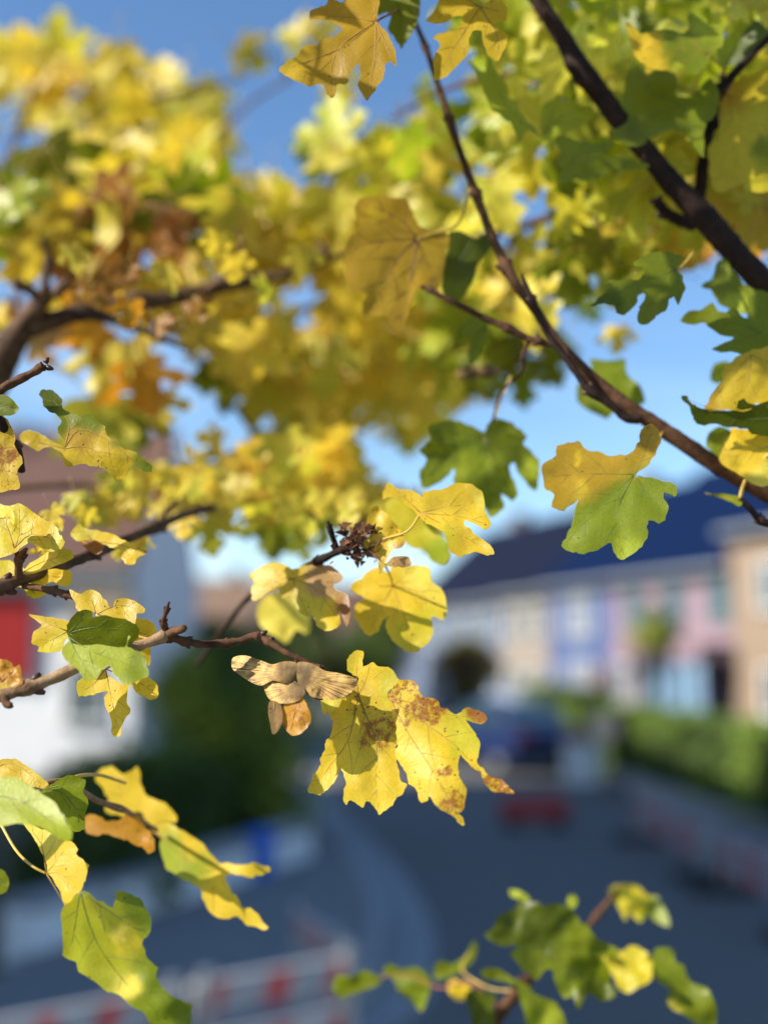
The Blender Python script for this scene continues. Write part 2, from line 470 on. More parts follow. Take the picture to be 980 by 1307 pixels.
# shared blades for the leaves in the mass
HALF = [(0.09, -0.09), (0.24, -0.15), (0.40, -0.15), (0.50, -0.06), (0.44, 0.04), (0.35, 0.08), (0.47, 0.14), (0.62, 0.20),
        (0.78, 0.36), (0.76, 0.45), (0.62, 0.46), (0.54, 0.54), (0.46, 0.52), (0.38, 0.42), (0.24, 0.37), (0.22, 0.48),
        (0.31, 0.60), (0.36, 0.73), (0.28, 0.78), (0.18, 0.80), (0.12, 0.93)]
def generic_leaf(idx):
    r = random.Random(100 + idx); S = 0.040
    def half(sgn):
        k1, k2 = r.uniform(0.85, 1.15), r.uniform(0.9, 1.1); dp = r.uniform(0.75, 1.2)
        o = []
        for (x, y) in HALF:
            rr = math.hypot(x, y); 
            f = 1 + (dp - 1) * 0.0
            xx = x * k1 + r.uniform(-.025, .025); yy = y * k2 + r.uniform(-.025, .025)
            if 0.34 < y < 0.5 and x < 0.4: xx *= dp
            o.append((sgn * xx * S, yy * S))
        return o
    a = half(1); b = half(-1)
    ol = [(0, -0.02 * S)] + a + [(0, S * r.uniform(0.95, 1.08))] + b[::-1]
    ol = catmull(ol, 2, True)
    ol = [(x + S * .03 * noise.noise(Vector((x, y, idx)) * (9 / S)), y + S * .03 * noise.noise(Vector((x, y, idx + 9)) * (9 / S))) for x, y in ol]
    veins = [[(0, 0), (0.01 * S, S * .5), (0, S * .97)], [(0, 0), (0.4 * S, .26 * S), (.72 * S, .40 * S)], [(0, 0), (-0.4 * S, .26 * S), (-.72 * S, .40 * S)],
             [(0, 0), (.45 * S, -.06 * S)], [(0, 0), (-.45 * S, -.06 * S)]]
    z = leaf_surface(veins, S, r.uniform(-0.35, 0.35), r.uniform(0.10, 0.24), r.uniform(-0.22, 0.22), idx)
    v2, f = triangulate(ol, S * 0.10)
    verts = [Vector((x, y - S * 0.35, z(x, y))) for x, y in v2]
    to3 = lambda x, y, h: Vector((x, y - S * 0.35, h))
    sv = side_veins(veins, ol, 0.2, S)
    V, Fc = vein_geometry([(v, 1.0) for v in veins] + [(v, 0.45) for v in sv], z, to3, 0.00034, S)
    # leaf stalk
    bend = r.uniform(-.4, .4); q = [Vector((bend * t * t * S, (-0.35 - 0.75 * t) * S, z(0, 0) + (0.25 * t * t) * S)) for t in (0, .2, .4, .6, .8, 1)]
    tube(q, [0.0005] * 6, 5, 0, V, Fc)
    n0 = len(verts); mi = [0] * len(f) + [1] * len(Fc)
    me = bpy.data.meshes.new('leaf')
    me.from_pydata([tuple(v) for v in verts + V], [], list(f) + [tuple(i + n0 for i in q) for q in Fc])
    me.materials.append(M_LEAF); me.materials.append(M_PET_Y)
    me.polygons.foreach_set('material_index', mi); me.polygons.foreach_set('use_smooth', [True] * len(me.polygons)); me.update()
    return me
GEN = [generic_leaf(i) for i in range(14)]

def put_leaf(parent, x, y, d, diam, ang, key, tilt=None, roll=None, variant=None, brown=None, sx=1.0):
    """diam: width in photo pixels; ang: direction of the leaf's tip in the picture (degrees, 90 = up)"""
    me = GEN[variant if variant is not None else R.randrange(len(GEN))]
    o = bpy.data.objects.new('leaf', me); col.objects.link(o)
    sc = diam * d / F / 0.060
    a = math.radians(ang - 90)
    tl = R.uniform(-50, 50) if tilt is None else tilt; rl = R.uniform(-45, 45) if roll is None else roll
    base = Matrix((RT, UP, -FW)).transposed()               # x right, y up, z to the viewer
    m = base @ Matrix.Rotation(a, 3, 'Z') @ Matrix.Rotation(math.radians(tl), 3, 'X') @ Matrix.Rotation(math.radians(rl), 3, 'Y')
    o.rotation_mode = 'QUATERNION'
    o.rotation_quaternion = m.to_quaternion(); o.scale = (sc * sx, sc, sc)
    o.parent = parent; o.location = P(x, y, d) - Vector(parent.location)
    c = COLS[key]; v = R.uniform(0.92, 1.10)
    if key in ('Y', 'O', 'H', 'YG', 'P'): c = (c[0], c[1] * 1.12, c[2] + .035)
    bb = brown if brown is not None else (R.choice([0, 0, 0.05, 0.15, 0.35]) if key not in ('G', 'L', 'D') else 0.0)
    o.color = (c[0] * v * R.uniform(.95, 1.05), c[1] * v * R.uniform(.95, 1.05), c[2], bb)
    return o


# ================================================================ THE STREET
def bm_obj(name, bm, mats, parent=None, loc=None, smooth=False, bevel=0.0):
    if bevel: bmesh.ops.bevel(bm, geom=list(bm.edges), offset=bevel, segments=2, affect='EDGES', profile=0.5)
    me = bpy.data.meshes.new(name)
    o0 = Vector(loc) if loc is not None else Vector((0, 0, 0))
    bmesh.ops.translate(bm, verts=bm.verts, vec=-o0)
    bmesh.ops.recalc_face_normals(bm, faces=bm.faces)
    bm.to_mesh(me); bm.free()
    for m in (mats if isinstance(mats, (list, tuple)) else [mats]): me.materials.append(m)
    if smooth: me.polygons.foreach_set('use_smooth', [True] * len(me.polygons))
    o = bpy.data.objects.new(name, me); col.objects.link(o); o.location = o0
    if parent: o.parent = parent; o.location = o0 - world_loc(parent)
    return o

def bbox(bm, o, ax, ay, az, x0, x1, y0, y1, z0, z1):
    """box in the frame o, ax, ay, az"""
    vs = [bm.verts.new(o + ax * x + ay * y + az * z) for x in (x0, x1) for y in (y0, y1) for z in (z0, z1)]
    for f in ((0, 1, 3, 2), (4, 6, 7, 5), (0, 4, 5, 1), (2, 3, 7, 6), (0, 2, 6, 4), (1, 5, 7, 3)): bm.faces.new([vs[i] for i in f])

ZV = Vector((0, 0, 1))
M_ASPHALT = plain("asphalt", (0.125, 0.120, 0.112), 0.85, 0.25, 14, bump=0.4)
M_PAVE = plain("pavement", (0.20, 0.195, 0.19), 0.85, 0.2, 8, bump=0.3)
M_KERB = plain("kerb_stone", (0.30, 0.30, 0.30), 0.8, 0.2, 9, bump=0.3)
M_GUTTER = plain("gutter_stone", (0.26, 0.265, 0.27), 0.8, 0.25, 12, bump=0.4)
M_GROUND = plain("garden_ground", (0.07, 0.075, 0.035), 0.95, 0.35, 1.2, bump=0.3)
M_GLASS = plain("window_glass", (0.035, 0.075, 0.09), 0.08, 0.1, 1, spec=0.8)
M_GLASS_B = plain("pale_glass", (0.16, 0.26, 0.38), 0.1, 0.2, 1, spec=0.8)
M_WHITE = plain("white_paint", (0.72, 0.72, 0.70), 0.5, 0.05, 5)
M_RED = plain("red_plastic", (0.33, 0.022, 0.02), 0.4, 0.1, 8)
M_RED2 = plain("red_sheeting", (0.55, 0.05, 0.05), 0.4, 0.1, 8)
M_BLUE = plain("blue_plastic", (0.01, 0.13, 0.55), 0.4, 0.1, 8)
M_STEEL = plain("galvanised_steel", (0.40, 0.42, 0.44), 0.4, 0.1, 20, metal=0.6)
M_BLACK = plain("black_rubber", (0.02, 0.02, 0.02), 0.7, 0.1, 20)
M_SLATE = plain("dark_slate", (0.006, 0.009, 0.024), 0.9, 0.25, 6, spec=0.1)
M_BLUEROOF = plain("blue_roof_tiles", (0.002, 0.010, 0.042), 0.9, 0.2, 5, spec=0.08)
M_BROWNROOF = plain("brown_roof_tiles", (0.11, 0.055, 0.04), 0.8, 0.3, 3)
M_ROOFTAN = plain("tan_roof", (0.19, 0.12, 0.08), 0.8, 0.3, 3)
M_DOOR = plain("brown_door", (0.09, 0.045, 0.035), 0.5, 0.1, 4)
def wall(name, c): return plain(name, c, 0.9, 0.08, 2.5, bump=0.2)
M_WHITEWALL = wall("white_render", (0.74, 0.75, 0.77))
M_STONEWALL = wall("pale_concrete", (0.36, 0.36, 0.37))

# ground, road, pavements
def sheet(name, pts, z, m):
    bm = bmesh.new(); vs = [bm.verts.new((p[0], p[1], z)) for p in pts]; bm.faces.new(vs)
    bmesh.ops.triangulate(bm, faces=bm.faces[:])
    return props(bm_obj(name, bm, m), kind='structure')
sheet('ground', [(-900, -60), (900, -60), (900, 1800), (-900, 1800)], -0.012, M_GROUND)
g2 = lambda x, y: tuple(G(x, y))[:2]
left_edge = [(-3.0, -4), (-2.4, 3)] + [g2(*p) for p in ((440, 1300), (482, 1240), (492, 1195), (482, 1150), (460, 1105), (430, 1065), (400, 1040), (395, 1010), (400, 980), (415, 950), (430, 925))] + [(-2.6, 60), (-4, 110)]
right_edge = [(9.5, -4), (8.2, 5)] + [g2(*p) for p in ((1100, 1165), (1000, 1112), (900, 1065), (830, 1025), (775, 990), (720, 960), (680, 935))] + [(3.6, 62), (3.0, 110)]
le = catmull(left_edge, 4); re = catmull(right_edge, 4)
sheet('road', le + re[::-1], 0.0, M_ASPHALT)
def ribbon(name, line, w0, w1, z0, z1, m, piece=None, gap=0.02):
    """a strip along a line, from offset w0 to w1 (to its left), laid as separate stones when piece is set"""
    L = [Vector((p[0], p[1], 0)) for p in line]
    bm = bmesh.new()
    for i in range(len(L) - 1):
        a, b = L[i], L[i + 1]; t = (b - a); n_ = max(1, round(t.length / piece)) if piece else 1
        if t.length < 1e-4: continue
        nn = Vector((-t.y, t.x, 0)).normalized()
        for k in range(n_):
            p, q = a + t * (k / n_), a + t * ((k + 1) / n_); tt = t.normalized()
            if piece: p = p + tt * gap * 0.5; q = q - tt * gap * 0.5
            bbox(bm, p, tt, nn, ZV, 0, (q - p).length, w0, w1, z0, z1 + (R.uniform(-.004, .004) if piece else 0))
    return props(bm_obj(name, bm, m), kind='structure')
ribbon('gutter', le[6:70], -0.42, -0.02, -0.01, 0.012, M_GUTTER, 0.32)
ribbon('kerb', le[6:70], 0.0, 0.13, -0.01, 0.11, M_KERB, 0.9)
ribbon('kerb', re, -0.15, 0.0, -0.01, 0.12, M_KERB, 0.9)
pl = [(a[0] - 0.13, a[1]) for a in le]
sheet('pavement', pl + [(p[0] - 2.6, p[1]) for p in pl[::-1]], 0.10, M_PAVE)
pr = [(a[0] + 0.15, a[1]) for a in re]
sheet('pavement', pr + [(p[0] + 2.3, p[1] + 0.4) for p in pr[::-1]], 0.105, M_PAVE)

# ---------------------------------------------------------------- houses
RA = Vector((11.0, 34.7, 0)); RU = Vector((-7.8, 18.3, 0)).normalized(); RN = Vector((-RU.y, RU.x, 0)); 
if RN.x > 0: RN = -RN

def house(label, org, u, n, s0, s1, depth, eave, ridge, wm, rm, group=None, out=0.0, base_loc=None):
    h = empty('terraced_house' if group else 'house', org + u * s0, label, 'house', group)
    bm = bmesh.new()
    o = org + n * out
    pts = [(0, 0), (0, eave), (-depth / 2, ridge - 0.15), (-depth, eave), (-depth, 0)]
    A = [bm.verts.new(o + u * s0 + n * p[0] + ZV * p[1]) for p in pts]; B = [bm.verts.new(o + u * s1 + n * p[0] + ZV * p[1]) for p in pts]
    bm.faces.new(A); bm.faces.new(B[::-1])
    for i in range(5): bm.faces.new((A[i], B[i], B[(i + 1) % 5], A[(i + 1) % 5]))
    bm_obj('wall', bm, wm, h, org + u * s0)
    bm = bmesh.new()
    sl = (ridge - eave) / (depth / 2)
    for sg in (0, 1):
        e_n = 0.45 if sg == 0 else -depth - 0.45
        z_e = eave - sl * 0.45
        q = [(e_n, z_e), (-depth / 2, ridge), (-depth / 2, ridge + 0.18), (e_n, z_e + 0.18)]
        a = [bm.verts.new(o + u * (s0 + 0.002) + n * p[0] + ZV * p[1]) for p in q]; b = [bm.verts.new(o + u * (s1 - 0.002) + n * p[0] + ZV * p[1]) for p in q]
        bm.faces.new(a); bm.faces.new(b[::-1])
        for i in range(4): bm.faces.new((a[i], b[i], b[(i + 1) % 4], a[(i + 1) % 4]))
    rf = bm_obj('roof', bm, rm, h, org + u * s0)
    bm = bmesh.new(); sm = (s0 + s1) / 2 + 0.8
    bbox(bm, o, u, n, ZV, sm, sm + 0.7, -depth / 2 - 0.5, -depth / 2 + 0.2, ridge - 0.6, ridge + 0.75)
    bm_obj('chimney', bm, M_BROWNROOF, rf, org + u * s0)
    bm = bmesh.new(); bbox(bm, o, u, n, ZV, s0 + .05, s1 - .05, 0.46, 0.58, eave - sl * .45 - .05, eave - sl * .45 + 0.09)
    bm_obj('gutter', bm, M_STEEL, rf, org + u * s0)
    h['_f'] = 0
    return h, o
def window(h, o, u, n, s, z, w, hh, glass=None, fm=None, bars=1):
    bm = bmesh.new(); t = 0.07
    bbox(bm, o, u, n, ZV, s - w / 2 - t, s + w / 2 + t, 0.003, 0.06, z - t, z)
    bbox(bm, o, u, n, ZV, s - w / 2 - t, s + w / 2 + t, 0.003, 0.06, z + hh, z + hh + t)
    bbox(bm, o, u, n, ZV, s - w / 2 - t, s - w / 2, 0.003, 0.058, z, z + hh)
    bbox(bm, o, u, n, ZV, s + w / 2, s + w / 2 + t, 0.003, 0.058, z, z + hh)
    for k in range(bars):
        c = s - w / 2 + w * (k + 1) / (bars + 1)
        bbox(bm, o, u, n, ZV, c - 0.03, c + 0.03, 0.003, 0.055, z, z + hh)
    f = bm_obj('window', bm, fm or M_WHITE, h, o + u * s + ZV * z)
    bm = bmesh.new(); bbox(bm, o, u, n, ZV, s - w / 2, s + w / 2, 0.004, 0.022, z, z + hh)
    bm_obj('pane', bm, glass or M_GLASS, f, o + u * s + ZV * z)
    bm = bmesh.new(); bbox(bm, o, u, n, ZV, s - w / 2 - .12, s + w / 2 + .12, 0.003, 0.16, z - .13, z - .072)
    bm_obj('sill', bm, M_KERB, f, o + u * s + ZV * z)
def door(h, o, u, n, s, w=1.0, hh=2.1, m=None):
    bm = bmesh.new(); bbox(bm, o, u, n, ZV, s - w / 2, s + w / 2, 0.003, 0.07, 0.15, 0.15 + hh)
    d = bm_obj('door', bm, m or M_DOOR, h, o + u * s)
    bm = bmesh.new(); bbox(bm, o, u, n, ZV, s + w / 2 - .14, s + w / 2 - .1, 0.07, 0.12, 1.05, 1.2)
    bm_obj('handle', bm, M_STEEL, d, o + u * s)
    bm = bmesh.new(); bbox(bm, o, u, n, ZV, s - w / 2 - .2, s + w / 2 + .2, 0.0, 0.8, -0.01, 0.14)
    bm_obj('doorstep', bm, M_KERB, h, o + u * s)

TG = 'coloured terraced houses across the street'
w_pink = wall("pink_render", (0.245, 0.175, 0.205)); w_blue = wall("blue_render", (0.06, 0.095, 0.21)); w_cream = wall("cream_render", (0.25, 0.205, 0.16))
w_pale = wall("pale_blue_render", (0.115, 0.15, 0.235)); w_orange = wall("apricot_render", (0.25, 0.185, 0.13)); w_lilac = wall("grey_render", (0.22, 0.24, 0.3))
h1, o1 = house('pink terraced house with teal windows and a glazed porch, right of the blue house', RA, RU, RN, 0.0, 6.85, 8.5, 5.75, 9.6, w_pink, M_BLUEROOF, TG)
M_TEAL = plain("teal_frame", (0.05, 0.16, 0.20), 0.4, 0.1, 4)
for s_ in (0.9, 3.2, 5.5): window(h1, o1, RU, RN, s_, 3.75, 0.85, 1.15, M_GLASS, M_TEAL)
door(h1, o1, RU, RN, 5.0); window(h1, o1, RU, RN, 6.25, 1.0, 0.6, 1.3)
bm = bmesh.new(); bbox(bm, o1, RU, RN, ZV, 4.2, 5.9, 0.0, 1.1, 2.55, 2.72); bm_obj('porch_roof', bm, w_pink, h1, o1 + RU * 5)
# glazed porch with a pink canopy
cw = bmesh.new(); bbox(cw, o1, RU, RN, ZV, -0.2, 3.0, 0.0, 1.8, 2.45, 2.95); cv = bm_obj('canopy', cw, w_pink, h1, o1)
gz = bmesh.new()
for k in range(7): bbox(gz, o1, RU, RN, ZV, -0.1 + k * 0.5, -0.02 + k * 0.5, 1.55, 1.65, 0.1, 2.45)
bbox(gz, o1, RU, RN, ZV, -0.1, 2.98, 1.54, 1.66, 0.0, 0.6); fr_ = bm_obj('porch_frame', gz, plain('pale_blue_frame', (0.28, 0.42, 0.60), .5), h1, o1)
for k in range(6):
    gz = bmesh.new(); bbox(gz, o1, RU, RN, ZV, -0.02 + k * 0.5, 0.4 + k * 0.5, 1.58, 1.61, 0.6, 2.449); bm_obj('pane', gz, M_GLASS if k % 2 else M_GLASS_B, fr_, o1)
h2, o2 = house('bright blue terraced house between the pink and the cream ones', RA, RU, RN, 6.855, 11.2, 8.5, 5.7, 9.3, w_blue, M_BLUEROOF, TG)
M_PALEW = plain("pale_curtained_glass", (0.16, 0.18, 0.22), 0.3, 0.1, 2)
for s_, z_ in ((9.0, 3.5), (9.0, 0.9)): window(h2, o2, RU, RN, s_, z_, 1.6, 1.5, M_PALEW)
door(h2, o2, RU, RN, 7.6, m=M_DOOR)
h3, o3 = house('cream terraced house left of the bright blue one', RA, RU, RN, 11.205, 15.1, 8.5, 5.6, 9.2, w_cream, M_SLATE, TG)
for s_ in (12.3, 14.1): window(h3, o3, RU, RN, s_, 3.4, 0.9, 1.3); window(h3, o3, RU, RN, s_, 0.9, 0.9, 1.4)
h4, o4 = house('pale bluish terraced house at the left end of the coloured row', RA, RU, RN, 15.105, 24.5, 8.5, 5.5, 9.1, w_pale, M_SLATE, TG)
for s_ in (16.4, 18.2, 20.2, 22.4): window(h4, o4, RU, RN, s_, 3.3, 0.9, 1.3); window(h4, o4, RU, RN, s_, 0.9, 0.9, 1.3)
h5, o5 = house('apricot house at the right edge, standing forward of the pink one', RA, RU, RN, -9.0, -0.02, 9.0, 6.7, 10.4, w_orange, M_BLUEROOF, TG, out=0.35)
for s_ in (-1.8, -4.5): window(h5, o5, RU, RN, s_, 4.0, 0.9, 1.3); window(h5, o5, RU, RN, s_, 0.9, 0.9, 1.3)
for q in (h1, h2, h3, h4, h5): del q['_f']

# white house on the left with brown roof and red shutter
X1 = Vector((1, 0, 0)); YN = Vector((0, -1, 0))
LH = Vector((-15.5, 24.0, 0))
hl, ol_ = house('white house with a brown tiled roof and a red shutter at the left', LH, X1, YN, 0.0, 10.2, 8.0, 4.6, 7.6, M_WHITEWALL, M_BROWNROOF)
del hl['_f']
window(hl, ol_, X1, YN, 9.2, 1.2, 0.8, 1.1)
bm = bmesh.new(); bbox(bm, ol_, X1, YN, ZV, 6.0, 8.05, 0.02, 0.16, 2.0, 3.85)
bm_obj('shutter', bm, M_RED, hl, ol_)
bm = bmesh.new(); bbox(bm, ol_, X1, YN, ZV, 9.0, 10.15, 0.003, 0.5, 3.0, 3.9); bm_obj('bay_panel', bm, w_cream, hl, ol_)
# gabled neighbour whose brown end shows above
LH2 = Vector((-13.2, 31.0, 0))
hg, og = house('taller house with a brown roof behind the white one at the left', LH2, X1, YN, 0.0, 6.6, 8.0, 6.0, 9.6, w_cream, M_BROWNROOF)
del hg['_f']; window(hg, og, X1, YN, 3.2, 3.4, 1.0, 1.2)
# unseen houses beside the camera at the left, added and sized to shade the road
for i_, (y0_, y1_, lab) in enumerate([(1.2, 11.0, 'white house beside the street just outside the left of the picture'), (11.3, 15.8, 'grey house beside the street between the two white houses at the left')]):
    hh_, oo_ = house(lab, Vector((-9.2, y0_, 0)), Vector((0, 1, 0)), Vector((1, 0, 0)), 0, y1_ - y0_, 8.0, 9.6, 13.4, M_WHITEWALL if i_ == 0 else w_lilac, M_BROWNROOF)
    del hh_['_f']
    for s_ in (2.0, 5.0, 8.0)[:3 if i_ == 0 else 1]: window(hh_, oo_, Vector((0, 1, 0)), X1, s_, 4.4, 1.0, 1.3); window(hh_, oo_, Vector((0, 1, 0)), X1, s_, 1.0, 1.0, 1.3)
# far houses closing the street
for (px, Y, w_, ev, rg, wm_, rm_, lab) in [(262, 62, 5.0, 4.3, 7.2, w_cream, M_ROOFTAN, 'distant low house with a tan roof at the left end of the street'),
                                  (330, 78, 6.5, 5.0, 8.3, w_lilac, M_ROOFTAN, 'distant grey house with a tan roof in the gap of the street'),
                                  (470, 90, 9.0, 5.4, 8.8, w_lilac, M_BROWNROOF, 'distant grey house with a brown roof beyond the trees')]:
    c = PY(px, 849, Y); c.z = 0
    hh_, oo_ = house(lab, c - X1 * w_ / 2, X1, YN, 0, w_, 8.0, ev, rg, wm_, rm_); del hh_['_f']
    window(hh_, oo_, X1, YN, w_ * .3, 2.6, .9, 1.2); window(hh_, oo_, X1, YN, w_ * .7, 2.6, .9, 1.2)

# ---------------------------------------------------------------- hedges, bushes and trees
M_FOL = {k: plain('foliage_' + k, c, 0.7, 0.3, 3) for k, c in dict(dark=(0.055, 0.092, 0.014), mid=(0.145, 0.22, 0.022), olive=(0.30, 0.33, 0.03), brown=(0.11, 0.06, 0.02), gold=(0.26, 0.19, 0.02)).items()}
M_TRUNK = plain('trunk', (0.06, 0.045, 0.03), 0.9, 0.3, 12)
def crown_mesh(name, parent, fn, n, size, mats, weights, loc):
    V, Fc, mi = [], [], []
    for i in range(n):
        p = fn()
        if p is None: continue
        nr = Vector((R.gauss(0, 1), R.gauss(0, 1), R.gauss(0.5, 1))).normalized(); a = nr.orthogonal().normalized(); b = nr.cross(a)
        s = size * R.uniform(0.6, 1.3); an = R.uniform(0, 6.28); a, b = a * math.cos(an) + b * math.sin(an), b * math.cos(an) - a * math.sin(an)
        k = len(V); V += [p - a * s, p + b * s * .5, p + a * s, p - b * s * .5]; Fc.append((k, k + 1, k + 2, k + 3))
        w = noise.noise(p * (0.9)) + R.uniform(-.25, .25)
        mi.append(min(len(mats) - 1, max(0, int((w + 0.5) * len(mats)))))
    return mesh_obj(name, V, Fc, mats, parent, loc, smooth=False, midx=mi)
def tree(label, x, y, h, rad, trunk_h, n, mats, leaf=0.12, kind='tree', name='tree', clumps=14, group=None):
    t = empty(name, (x, y, 0), label, kind, group); base = Vector((x, y, 0))
    V, Fc = [], []
    pts = [base + Vector((0.1 * math.sin(k), 0.1 * math.cos(k * 1.7), h * 0.75 * k / 6)) for k in range(7)]
    tube(pts, [rad * 0.10 * (1 - k / 8) for k in range(7)], 8, 0.1, V, Fc, 3)
    cl = []
    for i in range(clumps):
        a = R.uniform(0, 6.28); q = R.uniform(0.15, 0.75); zz = R.uniform(0, 1)
        c = base + Vector((math.cos(a) * rad * q * math.sin(math.pi * (0.2 + zz * .7)), math.sin(a) * rad * q * math.sin(math.pi * (.2 + zz * .7)), trunk_h + (h - trunk_h) * (0.12 + 0.78 * zz)))
        cl.append((c, rad * R.uniform(.3, .5)))
        if trunk_h > 0.5: tube([pts[3], (pts[4] + c) / 2, c], [rad * .05, rad * .035, rad * .012], 5, 0, V, Fc)
    mesh_obj('trunk', V, Fc, M_TRUNK, t, base)
    def fn():
        c, r = R.choice(cl); v = Vector((R.gauss(0, 1), R.gauss(0, 1), R.gauss(0, 1))).normalized() * r * (R.random() ** 0.35)
        p = c + v
        return p if p.z > 0.02 else None
    crown_mesh('crown', t, fn, n, leaf, [M_FOL[m] for m in mats], None, base)
    return t
def hedge(label, a, b, w, h, n, mats, leaf=0.07):
    a = Vector(a); b = Vector(b); t = (b - a); L = t.length; t.normalize(); nn = Vector((-t.y, t.x, 0))
    e = empty('hedge', a, label, 'hedge')
    def fn():
        s = R.random() * L; q = R.uniform(-1, 1); z = R.random()
        m = R.random()
        if m < .4: z = 1 - 0.08 * R.random()
        elif m < .9: q = math.copysign(1 - 0.15 * R.random(), q)
        hh = h * (1 + 0.08 * noise.noise(Vector((s * .8, 0, 0))))
        return a + t * s + nn * q * w / 2 * (1 + .1 * noise.noise(Vector((s, z * 2, 3)))) + ZV * z * hh
    crown_mesh('foliage', e, fn, n, leaf, [M_FOL[m] for m in mats], None, a)
    bm = bmesh.new(); bbox(bm, a, t, nn, ZV, 0.1, L - .1, -w * .4, w * .4, 0.0, h * .9); bm_obj('inner_growth', bm, M_FOL['dark'], e, a)
    return e
hp = lambda px, Y: Vector((PY(px, 849, Y).x, Y, 0))
hedge('clipped green hedge in front of the pink house, right of the round sign', hp(790, 25.0), hp(1075, 14.2), 1.3, 1.42, 15000, ['dark', 'dark', 'mid', 'mid'])
hedge('dark hedge left of the round sign, before the blue house', hp(690, 33), hp(762, 29.5), 1.2, 1.7, 6000, ['dark', 'dark', 'mid'])
a_ = G(300, 1075)
tree('large rounded green bush with a sunlit top at the left of the road', G(285, 1090).x, G(285, 1090).y + .9, 2.6, 1.6, 0.0, 18000, ['dark', 'mid', 'olive', 'olive'], 0.06, 'bush', 'bush', 26)
tree('dark green bush behind the large rounded one, below the white wall', G(150, 1120).x, G(150, 1120).y + .6, 1.3, 1.3, 0.0, 9000, ['dark', 'dark', 'mid'], 0.06, 'bush', 'bush', 22)
tree('low dark shrub by the left end of the pale garden wall', G(70, 1215).x, G(70, 1215).y + .8, 0.95, 0.9, 0.0, 6000, ['dark', 'dark', 'brown'], 0.05, 'shrub', 'shrub', 16)
tree('round brownish tree in front of the pale terraced house', *hp(598, 40)[:2], 3.9, 1.25, 0.5, 7000, ['brown', 'brown', 'gold', 'dark'], 0.1)
tree('dark tree at the far end of the road', *hp(470, 52)[:2], 4.8, 3.0, 0.6, 9000, ['dark', 'dark', 'mid'], 0.14)
tree('dark tree beside the white house, left of the road end', *hp(262, 38)[:2], 3.6, 1.9, 0.4, 9000, ['dark', 'dark', 'dark', 'brown'], 0.12)
tree('tall dark tree in the gap left of the road end', *hp(370, 48)[:2], 4.6, 2.6, 0.6, 9000, ['dark', 'dark', 'brown'], 0.14)
tree('dark climbing shrub between the two halves of the pink house', *(o1 + RU * 3.3 + RN * 0.75)[:2], 4.7, 0.62, 0.0, 3500, ['dark', 'mid', 'dark'], 0.08, 'shrub', 'climbing_shrub', 16)
tree('low spreading shrub above the canopy of the pink house', *(o1 + RU * 1.7 + RN * 2.1)[:2], 3.6, 0.9, 2.9, 1800, ['mid', 'olive', 'gold'], 0.07, 'shrub', 'shrub', 9)

# ---------------------------------------------------------------- street things
# round sign on a post
sg = hp(768, 22.0)
st = empty('street_sign', sg, 'round pale sign with a red ring on a grey post', 'sign')
V, Fc = tube([sg, sg + ZV * 1.42], [0.035, 0.035], 12); mesh_obj('post', V, Fc, M_STEEL, st, sg)
dc = sg + ZV * 1.12 + YN * 0.045
def disc(name, c, r0, r1, y0, y1, m, parent, seg=32):
    bm = bmesh.new()
    ring = []
    for rr, yy in ((r0, y0), (r1, y0), (r1, y1), (r0, y1)):
        ring.append([bm.verts.new(c + Vector((math.cos(2 * math.pi * k / seg) * rr, yy, math.sin(2 * math.pi * k / seg) * rr))) for k in range(seg)])
    for i in range(4):
        for k in range(seg):
            try: bm.faces.new((ring[i][k], ring[i][(k + 1) % seg], ring[(i + 1) % 4][(k + 1) % seg], ring[(i + 1) % 4][k]))
            except ValueError: pass
    return bm_obj(name, bm, m, parent, sg)
disc('sign_face', dc, 0.002, 0.255, 0.0, 0.012, plain('peach_sheeting', (0.85, 0.60, 0.44), .4, .05), st)
disc('sign_rim', dc, 0.256, 0.30, -0.006, 0.016, plain('faded_red_rim', (0.50, 0.20, 0.13), .4, .05), st)
bm = bmesh.new(); bbox(bm, sg, X1, YN, ZV, -0.22, 0.22, -0.16, 0.16, 0.0, 0.62)
cb = empty('utility_cabinet', sg + X1 * -0.35 + ZV * 0, 'pale grey utility cabinet beside the post of the round sign', 'cabinet')
bm.free(); bm = bmesh.new(); cc_ = sg + X1 * -0.42
bbox(bm, cc_, X1, YN, ZV, -0.34, 0.30, -0.2, 0.16, 0.06, 0.78); bm_obj('cabinet_body', bm, M_WHITE, cb, cc_, bevel=0.012)
bm = bmesh.new(); bbox(bm, cc_, X1, YN, ZV, -0.38, 0.34, -0.24, 0.2, 0.783, 0.84); bm_obj('lid', bm, M_STEEL, cb, cc_)
bm = bmesh.new(); bbox(bm, cc_, X1, YN, ZV, -0.36, 0.32, -0.22, 0.18, 0.0, 0.058); bm_obj('plinth', bm, M_KERB, cb, cc_)

